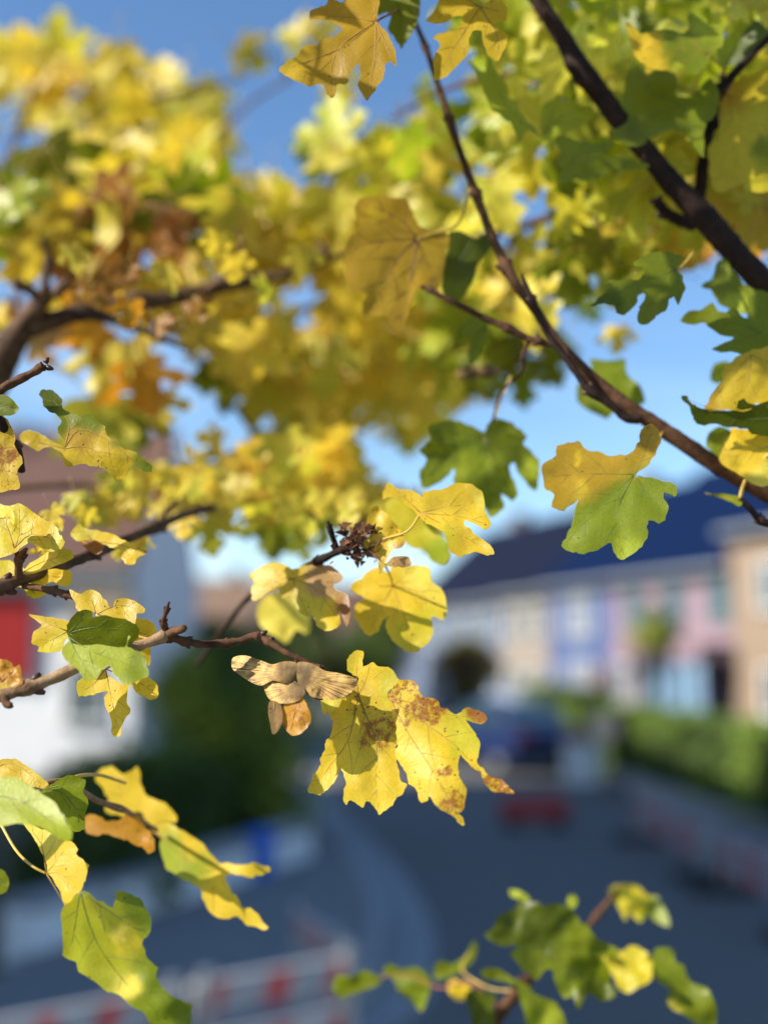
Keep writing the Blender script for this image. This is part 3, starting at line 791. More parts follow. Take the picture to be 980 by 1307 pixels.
def car(label, pos, ang, paint, glass=M_GLASS):
    e = empty('parked_car', pos, label, 'car', 'cars parked along the far kerb')
    u = Vector((math.cos(ang), math.sin(ang), 0)); n = Vector((-u.y, u.x, 0))
    prof = [(-2.1, .35), (-2.12, .75), (-2.0, .98), (-1.55, 1.06), (-1.1, 1.42), (0.35, 1.46), (1.05, 1.02), (1.85, .88), (2.1, .62), (2.08, .33)]
    prof = catmull(prof, 3)
    bm = bmesh.new()
    lays = []
    for w, k in ((-.86, .96), (-.80, 1.0), (.80, 1.0), (.86, .96)):
        lays.append([bm.verts.new(pos + u * x * (1 if abs(w) < .85 else .985) + n * (w * (1 if z < .95 else 0.86)) + ZV * (z * (k if z > .6 else 1))) for x, z in prof])
    for a, b in zip(lays, lays[1:]):
        for i in range(len(prof)):
            j = (i + 1) % len(prof); bm.faces.new((a[i], a[j], b[j], b[i]))
    bm.faces.new(lays[0]); bm.faces.new(lays[-1][::-1])
    bm_obj('car_body', bm, paint, e, pos, smooth=False)
    for sd in (-1, 1):
        for (pp) in ([(-1.35, 1.04), (-1.0, 1.34), (-.35, 1.37), (-.35, 1.03)], [(-.28, 1.03), (-.28, 1.37), (.3, 1.37), (.85, 1.03)]):
            bm = bmesh.new(); bm.faces.new([bm.verts.new(pos + u * x + n * sd * 0.772 * 1.0 + ZV * z) for x, z in pp])
            ff = bmesh.ops.extrude_face_region(bm, geom=bm.faces[:]); bmesh.ops.translate(bm, verts=[v for v in ff['geom'] if isinstance(v, bmesh.types.BMVert)], vec=n * sd * 0.03)
            bm_obj('side_window', bm, glass, e, pos)
    for (x0, z0, x1, z1) in ((1.12, 1.01, .42, 1.42), (-1.55, 1.09, -1.14, 1.39)):
        bm = bmesh.new(); k = 0.02 if x0 > 0 else -0.02
        vs = [bm.verts.new(pos + u * (x + k) + n * y + ZV * (z + .02)) for x, z in ((x0, z0), (x1, z1)) for y in (-.62, .62)]
        bm.faces.new((vs[0], vs[1], vs[3], vs[2])); bm_obj('windscreen', bm, glass, e, pos)
    for x in (-1.3, 1.32):
        for sd in (-1, 1):
            c = pos + u * x + n * sd * .74 + ZV * .31
            V, Fc = tube([c - n * .1, c + n * .1], [.31, .31], 20); w = mesh_obj('wheel', V, Fc, M_BLACK, e, c, smooth=False)
            V, Fc = tube([c - n * .108, c + n * .108], [.19, .19], 14); mesh_obj('rim', V, Fc, M_STEEL, w, c, smooth=False)
    for sd in (-1, 1):
        bm = bmesh.new(); bbox(bm, pos, u, n, ZV, 2.02, 2.09, sd * .6 - .16, sd * .6 + .16, .62, .76); bm_obj('headlight', bm, M_WHITE, e, pos)
        bm = bmesh.new(); bbox(bm, pos, u, n, ZV, -2.13, -2.06, sd * .62 - .13, sd * .62 + .13, .72, .88); bm_obj('tail_light', bm, M_RED, e, pos)
    return e
def paint(name, c): return plain(name, c, 0.25, 0.03, 3, spec=0.7)
car('dark navy car parked behind the brownish tree, left of the round sign', hp(640, 26.0) , math.radians(112), paint('navy_paint', (0.012, 0.022, 0.075)))
car('silver blue car parked farther up the street behind the navy one', hp(655, 34.0), math.radians(112), paint('silver_paint', (0.30, 0.36, 0.46)))
car('black car parked at the far left of the road by the dark trees', hp(285, 33.0), math.radians(75), paint('blueblack_paint', (0.02, 0.03, 0.05)))

# low red barrier on the road
rb = G(682, 1056)
e = empty('road_barrier', rb, 'low red plastic barrier standing alone on the road', 'barrier')
bm = bmesh.new(); bbox(bm, rb, X1, YN, ZV, -0.48, 0.48, -0.1, 0.1, 0.12, 0.42); bm_obj('barrier_body', bm, M_RED, e, rb, bevel=0.03)
for k in (-.34, .34):
    bm = bmesh.new(); bbox(bm, rb, X1, YN, ZV, k - .09, k + .09, -0.22, 0.22, 0.0, 0.118); bm_obj('foot', bm, M_BLACK, e, rb, bevel=0.01)

M_RAIL = plain('rail_white', (0.34, 0.34, 0.35), .5, .25, 14)
def striped_barrier(label, a, b, zs, bh=0.13, n=9, legs=True):
    a = Vector(a); b = Vector(b); t = b - a; L = t.length; t.normalize(); nn = Vector((-t.y, t.x, 0))
    e = empty('striped_barrier', a, label, 'barrier', 'red and white construction barriers')
    for z in zs:
        bm = bmesh.new(); bbox(bm, a, t, nn, ZV, 0, L, -0.02, 0.02, z, z + bh); rl = bm_obj('rail', bm, M_RAIL, e, a)
        for k in range(n):
            if k % 2: continue
            bm = bmesh.new(); x0 = L * k / n; x1 = L * (k + 1) / n; sk = bh * .35
            for sd in (-1, 1):
                vs = [bm.verts.new(a + t * x + nn * sd * 0.023 + ZV * zz) for x, zz in ((x0, z + .004), (x1 - sk, z + .004), (x1, z + bh - .004), (x0 + sk, z + bh - .004))]
                bm.faces.new(vs)
            bm_obj('stripe', bm, M_RED2, rl, a)
    if legs:
        for s in (0.06, 0.94):
            bm = bmesh.new(); bbox(bm, a, t, nn, ZV, L * s - .025, L * s + .025, -0.05, -0.021, 0.05, zs[-1] + bh + .05); bm_obj('post', bm, M_STEEL, e, a)
            bm = bmesh.new(); bbox(bm, a, t, nn, ZV, L * s - .12, L * s + .12, -0.36, 0.36, 0.0, 0.1); bm_obj('foot', bm, M_BLACK, e, a, bevel=0.015)
    return e
def pz(px, py, z): return G(px, py, z)
# two rails lower left
def sb(label, pa, pb, z, other, n):
    A = pz(*pa, z); B = pz(*pb, z); A.z = B.z = 0.0
    return striped_barrier(label, A, B, other, n=n)
sb('long red and white barrier with two rails across the lower left', (-60, 1306), (232, 1252), 1.1, (0.74, 0.95), 7)
sb('red and white barrier with two rails right of the long one, beside the kerb', (245, 1249), (450, 1212), 1.1, (0.74, 0.95), 5)
sb('red and white barrier farther back beside the kerb, before the bush', (385, 1160), (440, 1195), 1.05, (0.68, 0.9), 5)
sb('red and white barrier on the right pavement below the hedge', (812, 1028), (905, 1072), 0.45, (0.2, 0.42), 6)
sb('red and white barrier at the right edge of the pavement', (918, 1080), (1040, 1135), 0.45, (0.2, 0.42), 6)

# pale low wall at the left, blue bin
def low_wall(label, a, b, h, w, m=M_STONEWALL):
    a = Vector(a); b = Vector(b); a.z = b.z = 0; t = b - a; L = t.length; t.normalize(); nn = Vector((-t.y, t.x, 0))
    e = empty('low_wall', a, label, 'wall')
    bm = bmesh.new(); bbox(bm, a, t, nn, ZV, 0, L, -w / 2, w / 2, 0, h); bm_obj('wall_body', bm, m, e, a)
    k = 0.0
    while k < L - .05:
        bm = bmesh.new(); bbox(bm, a, t, nn, ZV, k, min(L, k + .98), -w / 2 - .05, w / 2 + .05, h + .002, h + .07); bm_obj('coping_stone', bm, M_KERB, e, a); k += 1.0
    return e
low_wall('pale concrete garden wall below the bushes at the left', G(20, 1235), G(385, 1105), 0.42, 0.28, M_WHITEWALL)
low_wall('low pale wall along the hedge at the right', Vector(hp(786, 22.8)), Vector(hp(1090, 12.9)), 0.2, 0.2)
bp_ = G(330, 1131)
e = empty('blue_bin', bp_, 'small bright blue bin at the corner of the bushes', 'bin')
V, Fc = tube([bp_, bp_ + ZV * .08, bp_ + ZV * .42, bp_ + ZV * .5], [.13, .14, .165, .17], 20); mesh_obj('bin_body', V, Fc, M_BLUE, e, bp_)
V, Fc = tube([bp_ + ZV * .502, bp_ + ZV * .54, bp_ + ZV * .57], [.185, .18, .10], 20); mesh_obj('lid', V, Fc, M_BLUE, e, bp_)

# ================================================================ THE MAPLE
def branch_thing(label, at, group='maple branches hanging into the picture', name='maple_branch', cat='branch'):
    return empty(name, P(*at), label, cat, group)

# ---- E: the focused twig, lower left to the centre, ending in the seeds and the big yellow leaf
E = branch_thing('bare brown twig ending in dry winged seeds and a cluster of spotted yellow leaves', (-150, 935, 0.40))
twig('twig', [(-260, 985, .40, 9), (-100, 925, .405, 8.6), (0, 889, .415, 8.2), (60, 868, .42, 7.8), (120, 843, .425, 7.2), (170, 827, .43, 6.6), (213, 811, .433, 6.6)], M_BARK_TAN, E, 0.25, 12, 7, (0.43, 0.97), True)
twig('twig', [(213, 811, .433, 5.4), (235, 818, .434, 4.8), (262, 822, .436, 4.6), (300, 819, .438, 4.8), (325, 812, .438, 5.2), (340, 817, .437, 4.6), (362, 832, .435, 4.2), (385, 843, .434, 4.6), (405, 853, .433, 4.2), (412, 858, .433, 2.5)],
     M_BARK_BROWN, E, 0.3, 10, 7, (0.12, 0.3, 0.48, 0.57, 0.9), True)
twig('spur', [(213, 811, .433, 6.2), (222, 806, .431, 6.0), (235, 803, .429, 5.0), (237, 803, .429, 2)], M_BARK_BROWN, E, .3, 10, 6)
twig('spur', [(212, 808, .433, 4.6), (209, 794, .431, 3.2), (212, 780, .429, 3.0), (216, 768, .428, 1.6)], M_BARK_BROWN, E, .35, 8, 6, (0.3, 0.7))
twig('spur', [(4, 888, .415, 6), (8, 899, .413, 5), (14, 901, .412, 4), (16, 900, .412, 2)], M_BARK_BROWN, E, .3, 8, 5)
twig('bud_stalk', [(377, 838, .434, 2.2), (378, 848, .433, 1.5), (376, 856, .432, 1.2)], M_BARK_BROWN, E, .2, 6, 4)
twig('bud_stalk', [(397, 848, .433, 2.2), (404, 870, .432, 1.7), (402, 890, .436, 1.4), (412, 893, .438, 1.0)], M_BARK_BROWN, E, .2, 6, 4)

z8 = Z(400, 780, 3.63)
z4 = Z(280, 560, 2.45)
traced_leaf(E, z8(235,352, 190,362, 150,395, 137,450, 130,510, 122,560, 138,572, 128,600, 105,600, 92,570, 85,540, 92,510, 85,500, 68,472, 45,478, 38,440, 40,405, 100,392, 160,375, 205,345), z8(215,350)[0],
            [z8(130,430)[0], z8(100,560)[0]], .4475, [(415, 890, 'P', 20, 0), (425, 930, 'Y', 20, 0)], gx=.2, gy=.35, wave=.06, sub=2, label='small bright yellow leaf lit behind the larger ones')
traced_leaf(E, z8(145,268, 158,228, 188,190, 216,180, 229,196, 231,252, 270,241, 300,258, 345,262, 372,282, 402,322, 385,345, 352,375, 350,398, 380,440, 397,500, 395,560, 387,620, 380,688, 400,735, 408,780, 425,808, 412,842,
            385,870, 360,905, 328,930, 303,946, 285,918, 270,887, 240,885, 226,907, 200,893, 175,872, 160,905, 143,885, 138,850, 150,800, 137,740, 120,745, 95,790, 60,830, 15,851, -15,845, -20,820, 0,770, 28,722, 35,665, 60,615, 75,570, 85,530, 98,480, 128,420, 172,372, 205,352, 200,310, 172,290),
            z8(205,385)[0], [z8(240,480, 300,590, 380,668), z8(290,610, 288,780, 303,925), z8(165,590, 75,720, 5,820), z8(235,340, 225,320, 330,318), z8(200,300, 205,215)], .4405,
            [(462, 800 + 60, 'Y', 30, .0), (465, 905, 'O', 24, .55), (480, 935, 'O', 22, .75), (440, 925, 'Y', 20, .15), (480, 1000, 'Y', 40, .08), (430, 1000, 'Y', 30, .05), (415, 985, 'Y', 24, .1), (500, 875, 'YG', 20, .25), (450, 850, 'YG', 16, .05), (460, 880, 'O', 18, .35)],
            gx=.10, gy=.22, wave=.055, curl=-.05, spacing=6, petiole=[(440, 875, .437), (425, 866, .435), (410, 857, .433)], label='broad spotted yellow leaf with five lobes, the left one of the cluster')
traced_leaf(E, z8(343,405, 350,380, 365,345, 400,326, 440,322, 470,335, 485,365, 510,395, 550,400, 575,420, 590,448, 630,462, 680,468, 720,455, 760,453, 795,477, 800,495, 780,513, 735,517, 712,512, 698,500, 725,530, 750,570, 764,620, 762,670,
            755,700, 780,738, 820,763, 870,785, 905,815, 930,842, 910,851, 870,846, 830,836, 802,812, 780,770, 755,738, 725,705, 692,680, 676,668, 674,720, 658,768, 690,795, 709,825, 706,880, 692,925, 662,940, 690,958, 699,980, 685,996, 670,986, 655,962, 622,938,
            602,917, 570,905, 547,862, 520,879, 488,870, 470,830, 445,792, 425,762, 416,722, 398,692, 382,660, 386,600, 380,540, 366,480, 372,440, 352,420),
            z8(352,402)[0], [z8(450,585, 560,750, 640,900, 688,985), z8(500,510, 640,610, 720,690, 800,775, 922,845), z8(470,430, 590,470, 700,490, 795,492), z8(430,345)], .4345,
            [(505, 890, 'O', 14, .8), (540, 905, 'O', 20, .85), (520, 895, 'Y', 14, .5), (520, 940, 'Y', 26, .22), (555, 960, 'Y', 26, .35), (545, 1000, 'Y', 22, .2), (580, 1030, 'O', 16, .75), (590, 1050, 'O', 10, .5), (590, 940, 'YG', 22, .15), (605, 975, 'Y', 14, .1), (640, 1003, 'O', 14, .85), (608, 914, 'B', 13, .8), (515, 1000, 'Y', 20, .05), (570, 985, 'O', 9, .85), (515, 925, 'O', 8, .9)],
            gx=-.12, gy=.30, wave=.05, fold=.20, fold_axis=z8(640,900)[0], curl=.04, spacing=6, label='long yellow leaf with rusty spots and a curled narrow right lobe')

def seed_wing(outline, d, hinge, colkey, lab=None, gx=0, gy=0, bulge=.09):
    """dry winged seed: a thin wing with a thick swollen end and fine ribs"""
    gx -= 0.3; s = d / F; jx, jy = hinge
    ol = [((x - jx) * s, -(y - jy) * s) for x, y in catmull(outline, 4, True)]
    v2, f = triangulate(ol, 2.4 * s); n0 = len(v2); size = max(math.hypot(*p) for p in ol)
    O = P(jx, jy, d)
    ed = lambda x, y: min(seg_dist(x, y, ol[i], ol[(i + 1) % len(ol)]) for i in range(len(ol)))
    V = []
    for sd in (-1, 1):
        for x, y in v2:
            r = math.hypot(x, y) / size; a = math.atan2(y, x)
            e = min(1, ed(x, y) / (size * .12))
            th = (size * (0.012 + 0.045 * max(0, 1 - r * 2.2)) + 0.00035 * math.sin(a * 60 + r * 3 + 2 * math.sin(a * 9)) * min(1, r * 2)) * (e ** .5) 
            wob = size * bulge * noise.noise(Vector((x, y, 0)) * (3 / size) + Vector((jx, 0, 0)))
            V.append(O + RT * x + UP * y + FW * (gx * x + gy * y + wob + sd * th))
    F3 = [tuple(q) for q in f] + [tuple(i + n0 for i in reversed(q)) for q in f]
    no = len(ol)
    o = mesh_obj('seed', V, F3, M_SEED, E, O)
    return o
ms_, n_, l_ = new_mat('seed_husk')
out_ = n_.new("ShaderNodeOutputMaterial"); b_ = n_.new("ShaderNodeBsdfPrincipled"); t_ = n_.new("ShaderNodeTexCoord")
q_ = n_.new("ShaderNodeSeparateXYZ"); l_.new(t_.outputs['Object'], q_.inputs[0])
at_ = n_.new("ShaderNodeMath"); at_.operation = 'ARCTAN2'; l_.new(q_.outputs['Z'], at_.inputs[0]); l_.new(q_.outputs['X'], at_.inputs[1])
cm_ = n_.new("ShaderNodeCombineXYZ"); l_.new(at_.outputs[0], cm_.inputs[0])
z_ = n_.new("ShaderNodeTexNoise"); z_.inputs['Scale'].default_value = 30; z_.inputs['Detail'].default_value = 3; l_.new(cm_.outputs[0], z_.inputs['Vector'])
zz_ = n_.new("ShaderNodeTexNoise"); zz_.inputs['Scale'].default_value = 260; zz_.inputs['Detail'].default_value = 5; l_.new(t_.outputs['Object'], zz_.inputs['Vector'])
av_ = n_.new("ShaderNodeMixRGB"); av_.inputs[0].default_value = .3; l_.new(z_.outputs['Fac'], av_.inputs[1]); l_.new(zz_.outputs['Fac'], av_.inputs[2])
r_ = n_.new("ShaderNodeValToRGB"); r_.color_ramp.elements[0].position = .42; r_.color_ramp.elements[1].position = .57
r_.color_ramp.elements[0].color = (.12, .048, .010, 1); r_.color_ramp.elements[1].color = (.66, .40, .10, 1); l_.new(av_.outputs[0], r_.inputs[0])
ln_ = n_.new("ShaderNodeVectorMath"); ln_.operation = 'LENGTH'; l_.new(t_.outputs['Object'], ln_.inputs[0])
rm_ = n_.new("ShaderNodeMapRange"); rm_.inputs['From Min'].default_value = .003; rm_.inputs['From Max'].default_value = .009; rm_.inputs['To Min'].default_value = .38; rm_.inputs['To Max'].default_value = 1  # darker near the hinge: shade where the seeds meet, put into the colour
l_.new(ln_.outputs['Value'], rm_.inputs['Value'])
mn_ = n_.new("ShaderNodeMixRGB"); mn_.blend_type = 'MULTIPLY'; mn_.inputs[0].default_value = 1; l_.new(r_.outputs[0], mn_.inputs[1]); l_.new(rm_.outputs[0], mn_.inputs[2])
l_.new(mn_.outputs[0], b_.inputs['Base Color']); b_.inputs['Roughness'].default_value = .6
bp2_ = n_.new("ShaderNodeBump"); bp2_.inputs['Strength'].default_value = .9; bp2_.inputs['Distance'].default_value = .0006; l_.new(av_.outputs[0], bp2_.inputs['Height']); l_.new(bp2_.outputs[0], b_.inputs['Normal'])
l_.new(b_.outputs[0], out_.inputs[0]); M_SEED = ms_

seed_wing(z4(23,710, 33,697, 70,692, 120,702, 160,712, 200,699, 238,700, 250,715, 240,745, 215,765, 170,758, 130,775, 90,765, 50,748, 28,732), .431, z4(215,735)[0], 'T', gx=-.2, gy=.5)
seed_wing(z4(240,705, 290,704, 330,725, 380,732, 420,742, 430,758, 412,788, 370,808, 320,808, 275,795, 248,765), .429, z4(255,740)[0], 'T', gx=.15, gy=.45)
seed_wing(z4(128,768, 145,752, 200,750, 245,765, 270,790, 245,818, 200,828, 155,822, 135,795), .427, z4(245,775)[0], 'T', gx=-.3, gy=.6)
traced_leaf(E, z4(155,825, 172,820, 192,832, 198,870, 192,900, 168,926, 158,892, 153,855), z4(170,822)[0], [z4(175,900)[0]], .4275, [(350, 915, 'T', 20, .25)], gx=.5, gy=.3, wave=.10, name='dry_bract', sub=3, label='pale dry scrap hanging under the winged seeds')
traced_leaf(E, z4(190,868, 203,830, 230,815, 258,808, 272,830, 287,868, 280,898, 252,925, 225,928, 205,905), z4(245,812)[0], [z4(222,920)[0], z4(268,900)[0]], .4255, [(375, 905, 'OR', 12, .35), (372, 925, 'OR', 16, .45)], gx=-.3, gy=.2, wave=.14, name='dry_bract', sub=3, vein_mat=M_PET_R, label='curled orange dry scrap hanging under the winged seeds')

# leaves on the left half of that twig
z6 = Z(0, 650, 2.45)
tg = (118, 842, .425)
traced_leaf(E, z6(425,340, 470,350, 490,380, 472,430, 468,490, 430,460, 400,420, 400,360), z6(420,380)[0], [z6(480,400)[0]], .46, [(180, 800, 'Y', 30, 0)], wave=.1, sub=2)
traced_leaf(E, z6(238,545, 262,528, 290,520, 320,500, 340,520, 380,545, 415,530, 450,517, 490,548, 495,583, 470,596, 430,572, 410,550, 398,575, 400,610, 410,632, 385,668, 375,712, 350,705, 345,655, 325,600, 338,570, 290,580, 248,585), z6(330,500)[0],
            [z6(350,600, 370,700), z6(430,540, 485,575), z6(290,550, 250,570)], .437, [(140, 890, 'Y', 30, 0.05), (185, 880, 'Y', 20, .1), (110, 880, 'YG', 15, .05)], gx=.1, gy=.3, wave=.06, petiole=[(150, 845, .436), (165, 832, .432), (175, 826, .43)], label='bright yellow lobed leaf hanging lowest under the green one')
traced_leaf(E, z6(88,330, 130,335, 180,342, 215,352, 228,380, 205,410, 190,442, 150,449, 117,445, 122,430, 98,418, 105,385, 130,362), z6(212,382)[0], [z6(120,430)[0], z6(100,335)[0]], .431, [(55, 800, 'O', 20, .05), (75, 820, 'YG', 18, .0)], gx=-.2, gy=.1, wave=.06, petiole=[(98, 812, .432), (112, 832, .428), (118, 843, .425)])
traced_leaf(E, z6(215,352, 250,318, 285,318, 290,338, 330,334, 380,342, 420,356, 436,382, 425,410, 385,432, 330,428, 280,440, 235,430, 212,392), z6(214,388)[0], [z6(300,370, 425,385), z6(250,350, 280,322), z6(300,425)], .4275, [(130, 800, 'G', 40, 0)], gx=.15, gy=-.45, wave=.05, vein_mat=M_VEIN_G)
traced_leaf(E, z6(193,438, 215,415, 240,425, 300,424, 390,432, 398,395, 406,400, 402,430, 450,455, 463,505, 440,537, 390,545, 360,520, 345,490, 322,500, 300,532, 270,537, 240,500, 205,470), z6(214,400)[0],
            [z6(300,450, 440,500), z6(250,470, 290,530)], .4225, [(140, 840, 'L', 30, 0), (175, 850, 'M', 20, 0)], gx=.1, gy=.5, wave=.05, vein_mat=M_VEIN_G, label='lime green lobed leaf sitting over the twig at the left')
traced_leaf(E, z6(218,250, 250,265, 290,250, 330,285, 348,312, 362,285, 400,279, 440,298, 456,320, 428,330, 420,360, 370,345, 290,322, 250,320, 232,290), z6(300,330)[0], [z6(280,262)[0], z6(370,300, 440,315)], .436, [(110, 770, 'O', 25, .25), (170, 780, 'O', 25, .35)], gx=.1, gy=.5, wave=.10, petiole=[(150, 800, .436), (185, 815, .434), (205, 814, .433)])
# dry curled leaf at the left edge of the picture
traced_leaf(E, z6(-30,470, 10,470, 35,478, 45,495, 62,487, 68,520, 70,545, 45,560, 20,590, -30,600, -60,540), z6(5,540)[0], [z6(60,490)[0], z6(-20,480)[0]], .417, [(10, 860, 'OR', 20, .35), (5, 885, 'O', 12, .3)], gx=.2, gy=.3, wave=.22, vein_mat=M_PET_R)

# ---- D: the twig above it, running back into the middle
D = branch_thing('brown twig at the left running back to the middle under crumpled yellow leaves', (-150, 770, .44))
twig('twig', [(-160, 775, .44, 9), (-60, 760, .445, 8.6), (0, 748, .45, 8), (50, 733, .46, 7.2), (110, 712, .48, 6.6), (150, 694, .51, 6.5), (200, 672, .56, 6.2), (250, 652, .62, 6), (320, 645, .68, 5.2), (420, 665, .74, 4), (500, 660, .78, 2.5)], M_BARK_GREY, D, .25, 10, 7, (.2, .42, .6, .74), True)
twig('twig', [(27, 742, .455, 6), (24, 728, .45, 5.4), (26, 712, .447, 5), (34, 700, .445, 2)], M_BARK_BROWN, D, .3, 8, 5, (.6,))
twig('twig', [(30, 748, .455, 4), (60, 752, .45, 4.2), (80, 757, .448, 3.8), (100, 765, .446, 2.2)], M_BARK_BROWN, D, .3, 8, 5, (.4, .7))
twig('twig', [(205, 670, .565, 4), (210, 655, .57, 3.4), (225, 640, .58, 2.5)], M_BARK_GREY, D, .3, 8, 5)
z3 = Z(0, 400, 2.45); z7 = Z(0, 400, 3.769)
traced_leaf(D, z3(-40,600, 30,603, 60,592, 92,612, 130,640, 170,660, 196,700, 200,725, 185,738, 150,745, 110,722, 85,720, 55,742, 20,760, -40,755), z3(45,735)[0], [z3(60,690, 60,605), z3(100,690, 185,715), z3(20,660, -10,620)], .441,
            [(20, 690, 'YG', 30, .1), (55, 680, 'Y', 20, .05), (20, 700, 'O', 12, .6), (75, 690, 'YG', 15, .05)], gx=.1, gy=.35, wave=.10, curl=.05, label='broad yellow leaf with a brown patch at the left edge, above the grey twig')
traced_leaf(D, z3(-40,612, 10,610, 32,605, 45,635, 42,660, 20,640, -40,635), z3(-10,640)[0], [z3(38,640)[0]], .434, [(10, 655, 'P', 20, 0)], gx=.1, gy=.8, wave=.05, sub=3)
traced_leaf(D, z3(72,812, 90,785, 120,765, 160,742, 205,735, 228,750, 224,768, 170,792, 110,812), z3(75,808)[0], [z3(140,775, 220,755)], .452, [(60, 718, 'P', 25, 0), (85, 705, 'YG', 15, 0)], gx=.1, gy=.9, wave=.05, label='pale rolled yellow leaf lying along the twig')
traced_leaf(D, z3(-40,790, 20,770, 60,790, 110,812, 160,800, 215,805, 228,820, 218,850, 190,852, 160,838, 135,858, 150,875, 110,892, 85,880, 62,858, -40,850), z3(70,815)[0], [z3(200,825)[0], z3(10,820)[0], z3(110,880)[0]], .462, [(20, 735, 'YG', 25, 0), (70, 745, 'Y', 20, .05)], gx=.1, gy=.5, wave=.12)
traced_leaf(D, z3(222,685, 250,658, 262,672, 300,678, 345,688, 380,705, 440,735, 462,750, 432,762, 420,785, 395,786, 378,760, 372,738, 345,733, 325,722, 290,712, 240,712), z3(290,712)[0], [z3(250,670)[0], z3(400,730, 410,775)], .478,
            [(105, 680, 'YG', 15, .15), (140, 695, 'Y', 20, .2), (170, 712, 'Y', 12, .1), (180, 708, 'O', 10, .7)], gx=.1, gy=.4, wave=.16, label='crumpled yellow leaf bent over the twig, brown at its tip')
traced_leaf(D, z3(250,712, 290,708, 318,722, 322,740, 300,755, 262,730), z3(255,712)[0], [z3(310,740)[0]], .474, [(115, 698, 'B', 15, .7)], gx=.1, gy=.3, wave=.1, sub=3)
traced_leaf(D, z7(-40,480, 20,500, 45,525, 75,600, 70,640, 112,705, 82,765, 97,835, 60,848, -40,830), z7(-20,690)[0], [z7(60,600)[0], z7(100,705)[0], z7(70,830)[0]], .437, [(5, 560, 'O', 15, .5), (5, 582, 'O', 10, .85), (15, 610, 'O', 12, .35)], gx=.2, gy=.2, wave=.08,
            label='ochre leaf with dark brown spots cut by the left edge of the picture')
traced_leaf(D, z7(190,388, 200,370, 225,366, 255,374, 298,412, 300,450, 340,482, 400,490, 445,482, 458,512, 500,540, 520,582, 560,622, 600,650, 650,672, 692,705, 727,727, 730,766, 690,760, 640,740, 602,790, 568,812, 530,772, 500,745, 440,736, 380,722, 345,736, 320,740, 296,702, 292,668, 322,662,
            305,610, 280,555, 296,520, 262,482, 212,450, 208,420), z7(310,650)[0], [z7(380,560, 500,600, 620,690, 720,745), z7(330,520, 240,400), z7(440,650, 560,790)], .448,
            [(62, 505, 'D', 16, 0), (90, 535, 'G', 16, .0), (120, 535, 'G', 12, .05), (150, 565, 'G', 8, .1), (180, 595, 'G', 10, .1), (100, 562, 'H', 16, .25), (130, 580, 'O', 20, .2), (95, 590, 'O', 14, .1), (145, 600, 'O', 14, .15), (82, 585, 'Y', 8, 0)],
            gx=.2, gy=.1, fold=.25, fold_axis=z7(620,690)[0], wave=.07, spacing=5, label='leaf with dark green upper half and ochre lower half, at the left')
traced_leaf(D, z7(100,580, 140,560, 200,585, 260,620, 310,645, 300,665, 230,640, 180,660, 130,630, 100,615), z7(310,650)[0], [z7(110,600)[0]], .47, [(50, 565, 'O', 30, .1)], wave=.08, sub=3)
traced_leaf(D, z7(-40,395, 30,395, 60,415, 92,455, 80,475, 50,492, -40,480), z7(-40,440)[0], [z7(80,455)[0]], .433, [(10, 515, 'G', 30, 0)], wave=.05, vein_mat=M_VEIN_G)
# end of a bare twig at the left
twig('twig', [(-120, 545, .45, 6.5), (-20, 508, .45, 6.2), (10, 493, .45, 6), (40, 477, .45, 5.4), (50, 470, .45, 6), (56, 467, .45, 4.2), (57, 466, .45, 2)], M_BARK_BROWN, D, .3, 10, 6, (.78,))
twig('twig', [(-40, 500, .44, 8), (0, 538, .44, 7.5), (12, 560, .445, 7.5), (22, 572, .45, 7), (28, 600, .46, 5)], M_BARK_DARK, D, .3, 10, 6, (.5,))

# ---- H: sprig in the middle above the seeds
H = branch_thing('short sprig in the middle with a withered brown tuft and bright yellow leaves', (330, 790, .60), name='maple_sprig')
twig('twig', [(250, 850, .62, 3), (320, 760, .56, 3.2), (372, 733, .52, 3.6), (400, 719, .49, 4.2), (430, 704, .475, 5), (440, 700, .472, 6), (455, 695, .47, 4)], M_BARK_DARK, H, .3, 9, 6, (.55, .8))
twig('spur', [(432, 702, .475, 4), (424, 683, .47, 3), (418, 665, .468, 1.8)], M_BARK_DARK, H, .3, 8, 5, (.7,))
V, Fc = [], []
for k in range(120):   # the withered tuft: curled scraps
    c = P(458 + R.gauss(0, 15), 692 + R.gauss(0, 12), .468 + R.gauss(0, .004)); a = Vector((R.gauss(0, 1), R.gauss(0, 1), R.gauss(0, 1))).normalized(); b = a.orthogonal().normalized(); s_ = R.uniform(.0012, .0034)
    cc2 = a.cross(b) * s_ * .5
    k0 = len(V); V += [c - a * s_, c - b * s_ * .6 + cc2, c + a * s_, c + b * s_ * .6 + cc2]; Fc += [(k0, k0 + 1, k0 + 2), (k0, k0 + 2, k0 + 3)]
mesh_obj('withered_tuft', V, Fc, plain('withered', (.13, .05, .018), .8, .5, 200), H, P(458, 692, .468), smooth=False)
